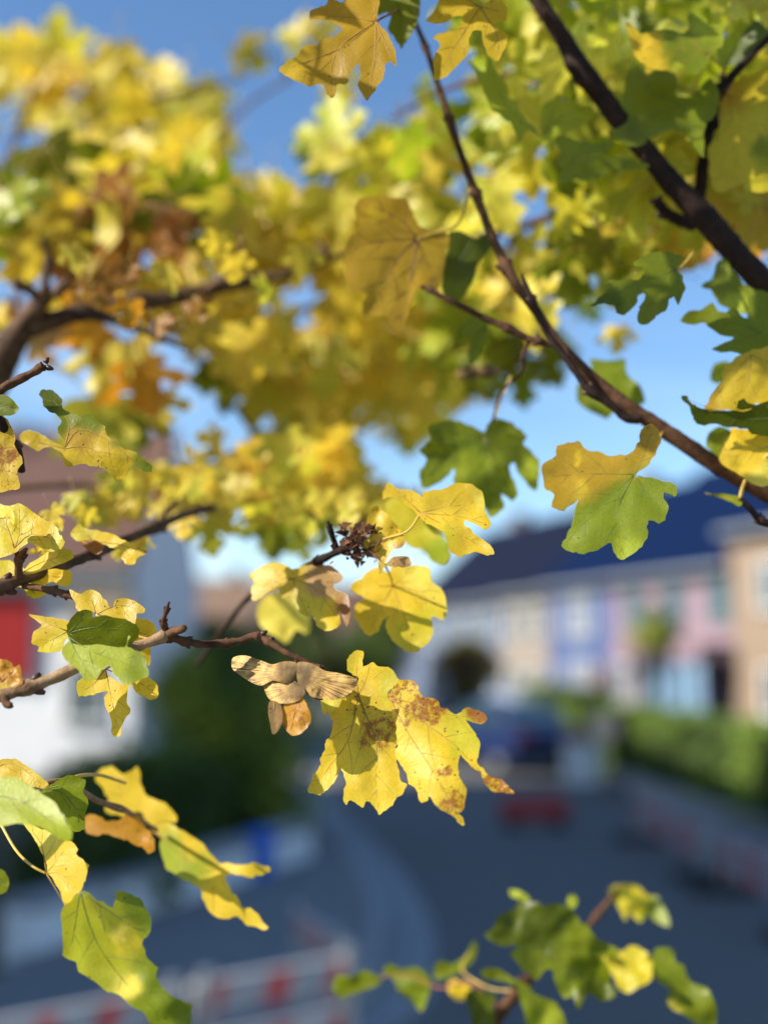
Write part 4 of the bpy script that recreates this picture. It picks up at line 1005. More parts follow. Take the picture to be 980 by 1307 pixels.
traced_leaf(H, z4(508,185, 518,150, 527,134, 560,155, 600,158, 635,182, 642,165, 700,155, 750,140, 800,150, 825,180, 832,235, 850,262, 832,283, 795,265, 772,255, 768,272, 785,285, 812,305, 842,332, 861,358, 838,363, 792,353, 760,369, 730,357, 712,325, 700,290, 668,275, 640,258, 625,240, 600,218, 570,195, 545,182),
            z4(628,232)[0], [z4(580,185, 530,145), z4(700,215, 820,200), z4(720,280, 850,355), z4(760,245, 840,270)], .462,
            [(500, 625, 'O', 18, .1), (530, 640, 'Y', 14, .05), (560, 640, 'O', 14, .1), (590, 630, 'O', 14, .05), (612, 638, 'P', 9, 0), (605, 665, 'Y', 10, 0), (560, 665, 'Y', 10, 0), (600, 695, 'O', 22, .1), (570, 690, 'YG', 10, .1)],
            gx=.1, gy=.35, wave=.07, petiole=[(520, 678, .464), (490, 688, .466), (462, 698, .469)], spacing=6, label='wide yellow leaf reaching right from the withered tuft')
traced_leaf(H, z4(415,456, 440,436, 470,412, 500,402, 528,418, 545,390, 600,394, 655,404, 664,440, 700,480, 711,540, 695,566, 662,556, 669,600, 652,640, 610,668, 570,656, 537,625, 520,590, 530,552, 510,572, 490,607, 463,615, 440,590, 420,545, 430,520, 450,500, 430,482, 412,475),
            z4(540,460)[0], [z4(430,470)[0], z4(470,600)[0], z4(580,560, 600,655), z4(620,480, 700,540), z4(610,410)], .50,
            [(500, 760, 'Y', 30, 0), (530, 740, 'P', 20, 0), (530, 800, 'YG', 22, 0), (480, 780, 'Y', 20, 0)], gx=.1, gy=.3, wave=.08, petiole=[(498, 735, .492), (485, 712, .48), (468, 700, .472)], label='rounded bright yellow leaf hanging below the withered tuft')
traced_leaf(H, z4(93,425, 140,396, 190,388, 228,405, 300,393, 350,398, 386,438, 355,463, 400,492, 409,555, 398,590, 385,552, 373,540, 377,575, 352,599, 310,590, 288,550, 265,556, 240,525, 218,492, 195,500, 187,472, 150,480, 112,508, 100,480, 108,445),
            z4(228,438)[0], [z4(110,440)[0], z4(115,495)[0], z4(280,560)[0], z4(300,470, 370,560), z4(300,420, 370,430)], .487,
            [(340, 740, 'O', 20, .05), (375, 735, 'O', 15, .2), (410, 740, 'T', 18, .3), (395, 770, 'YG', 14, .1), (420, 785, 'Y', 10, .1), (440, 780, 'B', 10, .6)], gx=-.1, gy=.5, wave=.10, fold=.1,
            fold_axis=z4(300,470)[0], petiole=[(388, 727, .50), (402, 718, .49)], label='folded ochre and yellow leaf left of the withered tuft')
traced_leaf(H, z4(118,545, 130,505, 160,485, 200,483, 240,510, 282,555, 278,612, 240,600, 212,642, 180,622, 132,592), z4(200,490)[0], [z4(210,630)[0], z4(270,600)[0]], .60, [(355, 785, 'P', 30, 0)], wave=.1, far=True)
traced_leaf(H, z4(440,335, 470,300, 460,260, 480,215, 510,222, 545,260, 575,300, 575,335, 540,350, 520,390, 545,370, 590,370, 600,395, 560,402, 520,400, 500,425, 495,370, 470,345), z4(470,330)[0], [z4(490,230)[0], z4(560,310)[0], z4(505,410)[0]], .466,
            [(475, 665, 'O', 15, .25), (490, 690, 'O', 15, .45), (515, 715, 'T', 12, .5)], gx=.1, gy=.3, wave=.16)
traced_leaf(H, z4(520,200, 560,190, 620,240, 660,290, 710,320, 720,370, 700,395, 660,380, 640,350, 600,340, 560,300, 530,260), z4(560,230)[0], [z4(700,380)[0], z4(600,330)[0]], .53, [(540, 660, 'YG', 30, 0), (565, 705, 'L', 20, 0)], wave=.1, far=True)
# soft green leaves to its right
zL = Z(500, 430, 2.722)
traced_leaf(H, zL(100,400, 118,375, 135,350, 130,310, 170,292, 240,295, 290,315, 320,332, 335,305, 362,284, 420,300, 470,345, 455,372, 490,400, 512,440, 506,520, 490,532, 450,490, 425,440, 410,470, 437,540, 420,570, 385,545, 388,590, 345,627, 318,592, 290,560, 235,530, 213,505, 217,460, 170,500, 110,527, 98,470, 120,430),
            zL(318,350)[0], [zL(180,420, 108,515), zL(200,330, 135,315), zL(330,480, 345,610), zL(430,420, 500,520), zL(380,470, 425,560), zL(400,320, 460,345)], .545,
            [(560, 570, 'G', 20, 0), (545, 600, 'M', 16, 0), (600, 565, 'M', 12, 0), (610, 590, 'L', 14, 0), (640, 560, 'G', 18, 0), (650, 590, 'M', 16, 0), (620, 630, 'M', 14, 0), (678, 605, 'L', 10, 0), (632, 655, 'L', 8, 0), (580, 610, 'L', 10, 0)],
            gx=.45, gy=.05, wave=.14, vein_mat=M_VEIN_G, spacing=6, petiole=[(628, 540, .55), (640, 510, .555), (652, 480, .56)], label='soft green deeply lobed leaf hanging over the pale sky right of the middle')
# ---- B: the long thin arching branch
_tw, _tl = twig, traced_leaf
NEAR = lambda d: .455 + (d - .455) * .62
def twig(name, pts, *a, **k): return _tw(name, [(p[0], p[1], NEAR(p[2]), p[3]) for p in pts], *a, **k)
def traced_leaf(parent, ol, j, t, d, *a, **k):
    if 'petiole' in k: k['petiole'] = [(q[0], q[1], NEAR(q[2])) for q in k['petiole']]
    return _tl(parent, ol, j, t, NEAR(d), *a, **k)
B = branch_thing('long thin brown branch arching from the top centre to the right edge', (1150, 715, .55))
twig('branch', [(1160, 715, .56, 12), (1060, 668, .55, 12), (980, 630, .545, 11.5), (920, 597, .54, 11), (860, 557, .54, 10.5), (805, 522, .54, 10), (770, 492, .545, 8.6), (740, 465, .55, 7.6), (705, 428, .555, 7), (680, 392, .56, 6.6), (652, 352, .565, 6.2), (632, 308, .57, 5.6), (612, 262, .575, 5.2), (590, 200, .58, 4.6), (565, 125, .585, 4), (545, 65, .59, 3.4), (528, 22, .59, 3), (505, -40, .60, 2.4)],
     M_BARK_BROWN, B, .16, 14, 7, (.60, .72, .80, .89), True)
twig('twig', [(812, 535, .532, 7.5), (800, 534, .53, 6.2), (780, 518, .53, 5), (748, 494, .532, 5.4), (745, 488, .532, 4.8), (720, 452, .535, 5), (700, 425, .54, 4.4), (683, 392, .54, 4), (668, 355, .545, 2.6), (666, 350, .545, 1.5)], M_BARK_DARK, B, .2, 10, 6, (.30, .8), True)
twig('twig', [(706, 440, .55, 4.2), (690, 436, .55, 4.4), (670, 430, .552, 4.6), (640, 416, .555, 4.4), (610, 402, .56, 4.2), (575, 384, .565, 3.8), (548, 370, .57, 3.2), (536, 365, .57, 2.4)], M_BARK_BROWN, B, .3, 9, 6, (.15, .4, .85), True)
twig('spur', [(678, 433, .552, 3), (668, 450, .56, 2.2), (666, 475, .57, 2), (640, 500, .58, 1.6), (628, 540, .60, 1.3)], M_BARK_BROWN, B, .3, 7, 5, (.3,))
z5 = Z(620, 300, 2.722)
traced_leaf(B, z5(198,805, 215,785, 238,770, 250,735, 300,722, 315,716, 332,722, 350,742, 400,755, 440,766, 490,762, 525,735, 532,700, 540,672, 570,657, 598,680, 606,715, 592,760, 560,802, 520,838, 560,838, 600,850, 645,860, 666,885, 655,907, 620,898, 632,935, 622,985, 600,1003, 568,990, 562,1012, 560,1050, 530,1090, 480,1126, 455,1121, 440,1088, 432,1066,
            400,1087, 340,1106, 290,1096, 262,1072, 280,1045, 300,1000, 308,955, 318,920, 290,945, 260,956, 232,942, 235,900, 205,880, 200,850),
            z5(515,832)[0], [z5(360,830, 205,840), z5(400,940, 272,1075), z5(450,970, 480,1115), z5(560,900, 625,975), z5(550,760, 575,670), z5(600,860, 655,888)], .470,
            [(720, 590, 'H', 30, .05), (735, 585, 'Y', 9, 0), (760, 600, 'H', 25, .03), (830, 560, 'H', 14, .05), (705, 640, 'H', 12, .1), (790, 640, 'M', 20, .05), (760, 670, 'M', 25, .03), (830, 640, 'M', 20, .0), (800, 700, 'L', 11, 0), (740, 690, 'M', 20, .1), (742, 622, 'O', 10, .2)],  # blade's own ochre and green, with shade and lit patches put into the colour
            gx=.05, gy=.20, wave=.045, curl=-.03, petiole=[(812, 600, .50), (830, 575, .52), (845, 552, .535)], spacing=6, vein_mat=M_VEIN_G, vein_w=.9, label='large leaf, ochre above and green below, hanging alone under the long branch')
traced_leaf(B, z5(362,242, 400,210, 435,176, 428,160, 447,155, 490,150, 530,152, 552,118, 520,106, 514,92, 560,66, 600,55, 650,60, 682,76, 670,100, 667,120, 685,150, 690,190, 666,242, 655,216, 640,224, 625,260, 600,275, 570,300, 540,312, 529,288, 535,250, 551,204, 530,215, 520,245, 480,276, 455,270, 440,246, 400,238),
            z5(662,118)[0], [z5(520,170, 372,238), z5(600,200, 538,305), z5(670,180, 664,232), z5(600,90, 522,96)], .500,
            [(810, 365, 'G', 40, .05), (780, 385, 'D', 20, 0)], gx=.1, gy=.1, wave=.05, vein_mat=M_VEIN_G, petiole=[(872, 338, .52), (885, 322, .54)], label='dark green pointed leaf against the sky left of the thick branch')
zs = Z(840, 270, 3.04)
traced_leaf(B, zs(165,290, 190,268, 212,255, 225,200, 262,188, 300,240, 350,290, 460,330, 460,410, 350,400, 260,370, 215,330, 208,305), zs(240,200)[0], [zs(190,285)[0], zs(300,370)[0], zs(420,380)[0]], .56, [(930, 350, 'G', 30, 0), (935, 385, 'L', 14, 0)], wave=.08, vein_mat=M_VEIN_G)
traced_leaf(B, zs(88,427, 120,382, 170,378, 205,352, 228,380, 262,390, 290,368, 325,405, 352,405, 352,330, 470,350, 470,500, 410,530, 370,545, 330,555, 300,546, 222,540, 222,522, 292,488, 250,480, 200,450, 175,430, 140,436), zs(400,470)[0],
            [zs(280,430, 100,425), zs(320,500, 230,535), zs(350,440, 345,360)], .515, [(900, 410, 'G', 30, .03), (950, 440, 'G', 30, .05)], gx=.1, gy=.2, wave=.06, vein_mat=M_VEIN_G, label='dark green lobed leaf at the right edge, under the thick branch')
traced_leaf(B, zs(180,762, 195,730, 212,700, 245,660, 250,620, 272,588, 340,545, 400,530, 480,530, 480,760, 380,742, 350,772, 250,768, 200,770), zs(360,555)[0], [zs(350,650, 320,760), zs(250,680, 200,755), zs(460,600)], .505, [(930, 480, 'O', 40, .08), (900, 515, 'H', 20, .1)], gx=.1, gy=.1, wave=.05, label='ochre leaf at the right edge above a dark green folded one')
traced_leaf(B, zs(88,730, 95,718, 112,718, 130,738, 150,760, 200,769, 290,769, 310,737, 335,727, 360,750, 480,745, 480,860, 380,868, 340,845, 290,842, 220,825, 150,826, 132,785, 112,750), zs(470,800)[0], [zs(300,800, 100,722)], .495, [(900, 528, 'D', 30, 0), (950, 540, 'D', 30, .03)], gx=.1, gy=-.5, wave=.07, vein_mat=M_VEIN_G, label='dark green leaf seen edge-on with a narrow curled tip at the right edge')
traced_leaf(B, zs(285,840, 340,848, 480,870, 480,1030, 430,1062, 380,1062, 300,1012, 237,967, 255,910, 278,870), zs(470,900)[0], [zs(400,920, 240,965), zs(400,860, 290,850), zs(430,1050)], .51, [(950, 580, 'Y', 30, .03), (975, 600, 'P', 20, 0), (930, 585, 'O', 14, .1)], gx=.1, gy=.3, wave=.08, label='bright yellow leaf at the right edge just above the long branch')
traced_leaf(B, zs(185,908, 195,860, 240,835, 285,855, 287,890, 262,922, 240,968, 212,935, 196,922), zs(280,860)[0], [zs(195,900)[0], zs(235,950)[0]], .55, [(915, 565, 'M', 30, 0)], wave=.08)
traced_leaf(B, zs(203,655, 215,595, 262,580, 278,602, 252,662), zs(270,590)[0], [zs(215,650)[0]], .62, [(915, 470, 'L', 30, 0)], wave=.08, far=True)
# shoot crossing the branch at the right
twig('twig', [(1010, 652, .52, 5), (985, 668, .515, 4.4), (968, 663, .515, 4.6), (955, 648, .513, 4), (944, 636, .512, 3.4)], M_BARK_DARK, B, .3, 8, 6, (.45,))
twig('twig', [(944, 636, .512, 2.6), (952, 612, .51, 2.4), (970, 590, .508, 2.2), (1000, 565, .505, 2)], M_PET_Y, B, .1, 7, 5, buds=False)
traced_leaf(B, [(898, 629), (915, 630), (930, 631), (946, 636), (944, 646), (930, 640), (915, 634)], (946, 640), [(900, 630)], .511, [(920, 634, 'M', 30, 0)], gy=1.2, wave=.05, sub=3)
# soft leaves behind the long branch
for args in [((737, 490), (790, 458), .62), ]: pass
traced_leaf(B, [(735, 505), (742, 480), (755, 470), (752, 458), (775, 460), (798, 458), (800, 478), (815, 490), (824, 510), (815, 518), (795, 512), (780, 530), (770, 533), (745, 520)], (760, 470), [(775, 525), (815, 510), (795, 462)], .66, [(780, 490, 'M', 30, 0), (755, 515, 'G', 20, 0)], wave=.1, far=True)

# ---- A: the thick dark branch, upper right
A = branch_thing('thick dark branch slanting across the upper right with a forked side shoot', (1150, 520, .62))
twig('branch', [(1160, 530, .60, 21), (1060, 448, .59, 19), (985, 372, .58, 17), (940, 325, .58, 16), (905, 285, .58, 16.5), (880, 258, .58, 15), (845, 218, .58, 13.5), (800, 165, .585, 13), (765, 120, .59, 13), (742, 90, .59, 14.5), (722, 55, .595, 11.5), (700, 20, .60, 10.5), (675, -20, .60, 10), (620, -110, .61, 9)], M_BARK_DARK, A, .14, 18, 7, (), False)
twig('side_shoot', [(890, 262, .615, 9), (893, 235, .61, 8), (898, 200, .605, 7.5), (906, 165, .60, 8), (908, 155, .60, 9.5), (910, 130, .595, 8), (915, 118, .59, 9), (928, 105, .585, 6), (950, 80, .58, 5), (985, 45, .57, 4.4), (1040, 0, .56, 4)], M_BARK_DARK, A, .25, 12, 6, (.36, .55), True)
twig('side_shoot', [(885, 285, .61, 9), (865, 280, .60, 8), (850, 272, .595, 6), (841, 262, .59, 5), (838, 252, .59, 3)], M_BARK_DARK, A, .3, 10, 6, (.5, .8), True)
twig('side_shoot', [(925, 122, .59, 2.5), (922, 100, .588, 2.4), (925, 84, .586, 1.8)], M_BARK_BROWN, A, .3, 7, 5, (.5,))
zt = Z(700, 0, 3.5)
traced_leaf(A, zt(345,95, 390,130, 430,152, 520,130, 590,142, 630,130, 625,80, 645,40, 690,70, 720,105, 790,112, 775,150, 780,195, 730,240, 700,300, 650,332, 600,290, 560,275, 540,312, 490,305, 442,328, 430,290, 388,250, 370,190), zt(715,240)[0],
            [zt(560,212, 380,190), zt(620,160, 640,60), zt(560,280), zt(770,120), zt(650,320)], .545, [(820, 55, 'Y', 14, .25), (835, 60, 'O', 12, .35), (830, 80, 'Y', 14, .1), (870, 55, 'M', 20, .05), (890, 70, 'M', 20, 0), (900, 40, 'L', 16, 0)], gx=.1, gy=.1, wave=.06, petiole=[(912, 76, .56), (925, 88, .585)], label='leaf yellow at its left and green at its right, near the top right corner')
traced_leaf(A, zt(380,270, 440,330, 500,302, 540,315, 575,350, 565,425, 640,425, 720,350, 762,420, 740,520, 700,560, 690,700, 640,640, 600,590, 540,580, 480,600, 430,640, 380,655, 330,640, 262,592, 330,560, 352,520, 330,450, 345,350), zt(600,470)[0], [zt(450,400, 390,290), zt(450,520, 290,595), zt(700,420), zt(660,640)], .575,
            [(815, 150, 'M', 30, .02), (830, 140, 'G', 20, 0), (900, 150, 'M', 30, 0), (820, 148, 'L', 10, 0)], gx=.1, gy=.15, wave=.06, vein_mat=M_VEIN_G, label='large dark green leaf right of the thick branch')
traced_leaf(A, zt(-30,480, 20,440, 50,413, 65,450, 110,450, 150,465, 195,472, 200,522, 150,562, 90,590, 60,622, 10,660, -30,640), zt(-20,600)[0], [zt(60,520, 190,480), zt(50,420)], .60, [(725, 145, 'L', 40, 0)], gx=.1, gy=.3, wave=.07, vein_mat=M_VEIN_G)
traced_leaf(A, zt(28,620, 60,600, 130,632, 200,640, 290,622, 255,680, 190,692, 300,700, 400,720, 450,745, 380,752, 280,770, 200,802, 120,800, 50,820, 60,760, 32,720, 60,690), zt(60,800)[0], [zt(200,770, 440,745), zt(120,700, 250,640)], .585, [(760, 200, 'M', 30, .03)], gx=.1, gy=-.1, wave=.06, vein_mat=M_VEIN_G)
traced_leaf(A, zt(762,420, 800,370, 860,350, 1060,330, 1060,800, 980,850, 900,850, 850,820, 760,862, 725,800, 715,720, 722,640, 755,600, 760,520), zt(800,420)[0], [zt(960,460), zt(830,600, 830,800), zt(900,550, 1020,700)], .60, [(940, 180, 'YG', 40, .03), (930, 130, 'H', 20, .05), (970, 190, 'M', 20, 0)], gx=.1, gy=.15, wave=.06, label='large olive yellow leaf filling the right edge')
traced_leaf(A, zt(755,210, 790,170, 870,90, 925,88, 860,160, 835,230, 810,280, 770,300, 752,260), zt(790,290)[0], [zt(900,100)], .592, [(940, 45, 'L', 30, 0)], gx=.4, gy=.2, wave=.05, vein_mat=M_VEIN_G)
traced_leaf(A, zt(810,285, 838,225, 862,155, 925,88, 980,130, 1000,160, 940,220, 880,260, 845,290), zt(812,282)[0], [zt(960,140)], .588, [(950, 50, 'D', 30, 0)], gx=-.4, gy=.2, wave=.05, vein_mat=M_VEIN_G)
z9 = Z(340, 0, 2.722)
traced_leaf(B, z9(46,240, 70,212, 110,192, 125,162, 145,152, 168,158, 200,132, 240,122, 262,97, 240,78, 200,62, 150,62, 155,38, 200,20, 215,-15, 262,5, 300,-15, 380,-15, 392,40, 384,72, 405,100, 430,135, 446,162, 453,228, 435,216, 415,225, 410,262, 385,300, 366,337, 345,342, 325,310, 318,285, 326,250, 318,228, 295,250, 280,282, 248,296, 245,322, 225,339, 205,325, 195,292, 150,296, 100,276, 60,258),
            z9(380,74)[0], [z9(250,170, 62,240), z9(375,200, 352,330), z9(300,60, 160,50), z9(240,180, 225,330), z9(420,170, 450,220), z9(370,0)], .47,
            [(430, 60, 'H', 50, .05), (370, 85, 'O', 16, .1), (395, 60, 'O', 8, .05), (480, 60, 'H', 20, .05), (470, 110, 'H', 20, .1)], gx=.05, gy=.12, wave=.04, petiole=[(488, 22, .475), (500, 16, .50), (520, 5, .58)], spacing=6, vein_w=1.2, pet_mat=M_PET_R, label='ochre five-lobed leaf against the blue sky at the top centre')
traced_leaf(B, z9(555,72, 580,42, 597,0, 600,-60, 700,-60, 722,-12, 740,20, 762,10, 800,-12, 832,20, 836,70, 800,76, 800,96, 836,112, 839,138, 822,180, 802,209, 770,190, 755,150, 745,105, 725,102, 705,132, 695,190, 652,240, 602,277, 582,266, 580,200, 600,155, 580,125, 622,110, 667,95, 683,55, 640,62, 620,78, 580,80),
            z9(742,22)[0], [z9(660,150, 590,265), z9(800,120, 802,200), z9(690,20, 570,70), z9(820,40), z9(640,-40)], .49,
            [(600, 40, 'O', 30, .05), (570, 20, 'O', 20, .03), (630, 60, 'O', 20, .15), (575, 80, 'O', 16, .1)], gx=.05, gy=.12, wave=.05, vein_w=1.2, label='ochre leaf with deep lobes at the top, right of the first thin branch tip')
traced_leaf(B, z9(375,-30, 384,48, 405,45, 422,42, 432,60, 421,100, 440,122, 458,150, 470,172, 478,150, 490,140, 512,100, 528,50, 520,-30), z9(450,-40)[0], [z9(468,80, 470,160), z9(400,40), z9(515,60)], .53, [(505, 25, 'G', 30, 0)], wave=.05, vein_mat=M_VEIN_G, label='green leaf at the very top between two ochre ones')
traced_leaf(B, z9(765,180, 785,215, 800,240, 832,282, 845,335, 872,352, 885,390, 905,415, 950,470, 905,455, 882,490, 862,460, 850,432, 815,400, 790,392, 758,330, 740,280, 700,205, 738,240, 762,245), z9(950,470)[0], [z9(860,400, 800,300, 765,190)], .56, [(630, 120, 'L', 30, 0)], gx=.3, gy=.2, wave=.06, vein_mat=M_VEIN_G, label='narrow lime green leaf below the ochre leaf at the top')
zU = Z(380, 230, 3.0625)
traced_leaf(B, zU(180,300, 190,240, 215,205, 242,180, 222,115, 250,72, 330,58, 420,75, 445,120, 470,165, 500,190, 570,198, 592,230, 575,300, 562,400, 535,432, 470,425, 440,480, 422,550, 385,592, 350,540, 300,530, 262,548, 250,490, 270,442, 200,425, 182,360), zU(465,230)[0],
            [zU(385,310, 270,530), zU(330,235, 200,260), zU(440,400, 390,580), zU(500,310, 548,410), zU(400,150, 260,90), zU(560,215)[0]], .58,
            [(500, 340, 'H', 60, .06), (480, 275, 'O', 10, .0), (460, 370, 'H', 20, .1)], gx=.3, gy=-.05, wave=.06, vein_mat=M_VEIN_DK, vein_w=1.5, spacing=8, petiole=[(560, 295, .58), (585, 285, .575), (600, 240, .57)], label='big soft ochre leaf left of the long thin branch')
traced_leaf(B, zU(592,205, 640,198, 700,230, 750,185, 765,250, 702,330, 682,400, 642,460, 602,492, 570,440, 565,330, 588,280), zU(690,215)[0], [zU(620,350, 600,480), zU(745,210)[0]], .60, [(600, 330, 'D', 30, 0), (590, 370, 'G', 20, 0)], gx=.3, gy=-.1, wave=.06, vein_mat=M_VEIN_G)
traced_leaf(B, zU(628,585, 650,550, 682,530, 742,560, 692,602, 640,605), zU(742,560)[0], [zU(640,590)[0]], .60, [(600, 415, 'G', 30, 0)], wave=.06, far=True, gx=.2)
traced_leaf(B, zU(742,560, 728,640, 700,700, 682,718, 664,690, 668,650, 692,602), zU(742,560)[0], [zU(680,710)[0]], .60, [(610, 440, 'G', 30, 0)], wave=.06, far=True, gx=.2)
twig, traced_leaf = _tw, _tl
# ---- F: the low sprig at the lower left
Fb = branch_thing('sprig at the lower left with rolled green and yellow leaves close to the lens', (-160, 1040, .42), name='maple_sprig')
twig('twig', [(-170, 1050, .44, 7), (-60, 1020, .44, 6), (40, 1005, .44, 5), (85, 1000, .45, 4.4), (120, 1020, .47, 4), (160, 1035, .50, 3.6), (200, 1060, .53, 2.8)], M_BARK_TAN, Fb, .25, 9, 6, (.5, .8))
twig('twig', [(85, 1000, .45, 3), (100, 991, .455, 2.4), (130, 990, .48, 2.2), (160, 1000, .5, 1.8)], M_PET_Y, Fb, .2, 8, 5)
zq = Z(0, 940, 2.45)
traced_leaf(Fb, zq(-60,92, 0,75, 40,70, 65,80, 100,105, 145,145, 155,160, 120,162, 80,152, 40,132, -60,130), zq(-40,110)[0], [zq(40,85, 130,150)], .428, [(20, 980, 'O', 30, .15)], gx=.1, gy=.3, wave=.05)
traced_leaf(Fb, zq(130,172, 150,158, 170,145, 195,128, 215,122, 250,128, 269,142, 262,175, 276,205, 265,250, 263,290, 230,298, 205,262, 180,218, 150,192), zq(140,165)[0], [zq(200,180, 265,270), zq(250,140)], .435, [(90, 1020, 'M', 30, .05), (100, 1000, 'G', 15, .03)], gx=.1, gy=-.1, wave=.07, vein_mat=M_VEIN_G)
traced_leaf(Fb, zq(-60,125, 0,125, 40,130, 90,150, 130,178, 175,215, 200,250, 220,290, 223,328, 192,322, 150,300, 100,276, 50,273, -60,272), zq(-60,190)[0], [zq(60,200, 215,310)], .402, [(40, 1030, 'L', 40, 0), (85, 1060, 'L', 20, 0)], gx=.05, gy=.6, wave=.07, vein_mat=M_VEIN_G, label='rolled lime green leaf at the left edge')
traced_leaf(Fb, zq(72,268, 130,290, 180,310, 222,330, 242,352, 240,370, 262,392, 278,407, 266,450, 250,490, 228,520, 210,546, 192,500, 170,455, 148,425, 145,395, 125,355, 105,320), zq(145,430)[0], [zq(190,430, 235,480), zq(130,340, 90,285), zq(205,530), zq(200,360)], .418,
            [(55, 1070, 'P', 20, 0), (80, 1110, 'Y', 30, .03)], gx=-.1, gy=.3, wave=.06, petiole=[(40, 1105, .42), (20, 1085, .43), (0, 1050, .44)], label='creased yellow leaf hanging below the lime green one')
traced_leaf(Fb, zq(200,680, 195,640, 190,600, 198,545, 215,515, 250,484, 290,497, 325,525, 357,532, 355,502, 378,487, 420,500, 460,540, 473,582, 465,615, 449,640, 460,682, 490,732, 502,775, 530,805, 565,828, 597,842, 600,872, 598,930, 560,985, 500,960, 470,895, 430,855, 400,832, 340,800, 290,765, 250,742, 232,702),
            zq(250,486)[0], [zq(300,640, 400,780, 520,880), zq(230,620, 215,680), zq(420,600, 460,600)], .405,
            [(100, 1180, 'OL', 30, .03), (160, 1200, 'YG', 12, 0), (155, 1195, 'P', 9, 0), (165, 1265, 'P', 12, 0), (180, 1170, 'M', 16, .03), (200, 1280, 'M', 30, .05), (130, 1220, 'OL', 16, .03)],
            gx=.25, gy=.1, fold=.35, fold_axis=zq(520,880)[0], wave=.08, spacing=6, vein_mat=M_VEIN_G, label='large olive green leaf folded down its middle at the bottom left')
traced_leaf(Fb, zq(-60,412, -20,412, 10,420, 28,452, 20,486, -20,500, -60,500), zq(-50,450)[0], [zq(20,460)[0]], .41, [(0, 1125, 'G', 30, 0)], wave=.05, vein_mat=M_VEIN_G)
traced_leaf(Fb, zq(305,118, 320,100, 350,96, 385,118, 410,112, 425,95, 438,100, 442,150, 470,190, 520,210, 552,248, 540,272, 505,262, 560,290, 620,332, 662,372, 700,400, 760,402, 800,398, 838,405, 842,420, 800,432, 790,442, 720,430, 705,452, 740,500, 765,540, 795,548, 836,592, 822,606, 770,590, 740,570, 690,575, 640,520, 622,470, 602,470, 560,440, 520,420, 502,372, 500,322, 462,272, 430,240, 380,252, 330,230, 342,190, 312,155),
            zq(470,290)[0], [zq(400,190, 330,110), zq(600,400, 720,520, 825,595), zq(700,415, 830,415), zq(545,250), zq(430,110)], .535,
            [(150, 1000, 'Y', 30, 0), (200, 1020, 'Y', 20, .03), (220, 1085, 'L', 12, 0), (245, 1110, 'L', 14, 0), (240, 1080, 'Y', 12, 0), (300, 1140, 'Y', 30, .03), (320, 1110, 'Y', 16, 0)], gx=.1, gy=.3, fold=.15, fold_axis=zq(720,520)[0], wave=.10, label='long soft yellow leaf stretched down to the right over the dark bush')
traced_leaf(Fb, zq(265,252, 300,246, 330,262, 370,265, 400,238, 440,260, 452,285, 470,300, 486,352, 462,366, 440,345, 420,342, 400,322, 380,322, 330,305, 300,310, 270,300), zq(270,270)[0], [zq(370,290, 475,350)], .51, [(150, 1050, 'OR', 30, .35)], gx=.1, gy=.3, wave=.14, label='curled orange brown leaf between the yellow ones')

# ---- G: the low sprig at the bottom centre
Gb = branch_thing('sprig of small green leaves rising from the bottom edge over the road', (600, 1420, .60), name='maple_sprig')
twig('branch', [(560, 1440, .61, 13), (600, 1350, .61, 11), (630, 1305, .61, 9.5), (662, 1265, .61, 7), (690, 1235, .62, 4.5), (730, 1205, .64, 3.4), (765, 1165, .65, 3.6), (790, 1135, .66, 2.5)], M_BARK_BROWN, Gb, .25, 10, 6, (.45, .65, .85))
twig('twig', [(640, 1290, .61, 1.5), (600, 1255, .62, 1.3), (560, 1262, .63, 1.1), (520, 1245, .64, .9), (470, 1250, .65, .8)], M_PET_R, Gb, .25, 8, 6, (.4, .7))
twig('twig', [(662, 1265, .61, 1.4), (625, 1262, .62, 1.2), (590, 1240, .64, 1.1), (600, 1215, .65, .8)], M_PET_Y, Gb, .25, 8, 6, (.5,))
zr = Z(400, 1080, 1.69)
def gl(pts, j, tips, d, c, **k): return traced_leaf(Gb, zr(*pts), zr(*j)[0], [zr(*t)[0] for t in tips], d, c, **{**dict(wave=.14, vein_mat=M_VEIN_G, sub=3), **k})
gl((368,192, 385,180, 400,150, 432,135, 445,120, 482,122, 500,130, 522,122, 560,140, 575,165, 592,172, 612,200, 650,218, 655,235, 622,240, 640,270, 642,300, 652,325, 620,336, 592,320, 572,352, 560,325, 540,330, 522,300, 515,270, 500,268, 480,292, 465,275, 450,270, 440,250, 425,235, 442,215, 400,216), (500,225),
   [(380,195), (450,130), (560,150), (645,225), (640,320), (570,340), (480,285)], .575, [(690, 1180, 'D', 30, 0), (650, 1190, 'D', 20, 0), (700, 1215, 'G', 16, 0), (740, 1210, 'G', 30, 0), (720, 1250, 'M', 14, 0), (755, 1270, 'D', 14, 0)], gx=.3, gy=.2, wave=.22, spacing=6, label='largest crinkled green leaf of the low sprig')
gl((638,95, 660,82, 700,88, 718,105, 745,112, 770,172, 745,168, 720,150, 705,165, 680,145, 672,160, 655,130, 640,115), (642,105), [(760,165), (680,155)], .66, [(800, 1140, 'YG', 20, 0), (850, 1160, 'M', 20, 0)], gy=.4, far=True)
gl((625,240, 640,218, 660,228, 690,215, 722,232, 735,250, 730,285, 715,300, 700,305, 680,318, 655,305, 650,285, 632,265), (650,225), [(690,310), (725,245)], .625, [(800, 1225, 'YG', 30, .05)], gy=.4)
gl((735,228, 755,218, 775,228, 782,250, 800,262, 810,290, 832,300, 852,312, 868,350, 862,395, 820,382, 800,365, 778,358, 760,335, 768,310, 740,292, 730,262), (745,235), [(780,290), (860,370)], .60, [(850, 1240, 'M', 20, 0), (880, 1280, 'G', 30, 0), (860, 1285, 'P', 8, 0)], gy=.4, gx=.3)
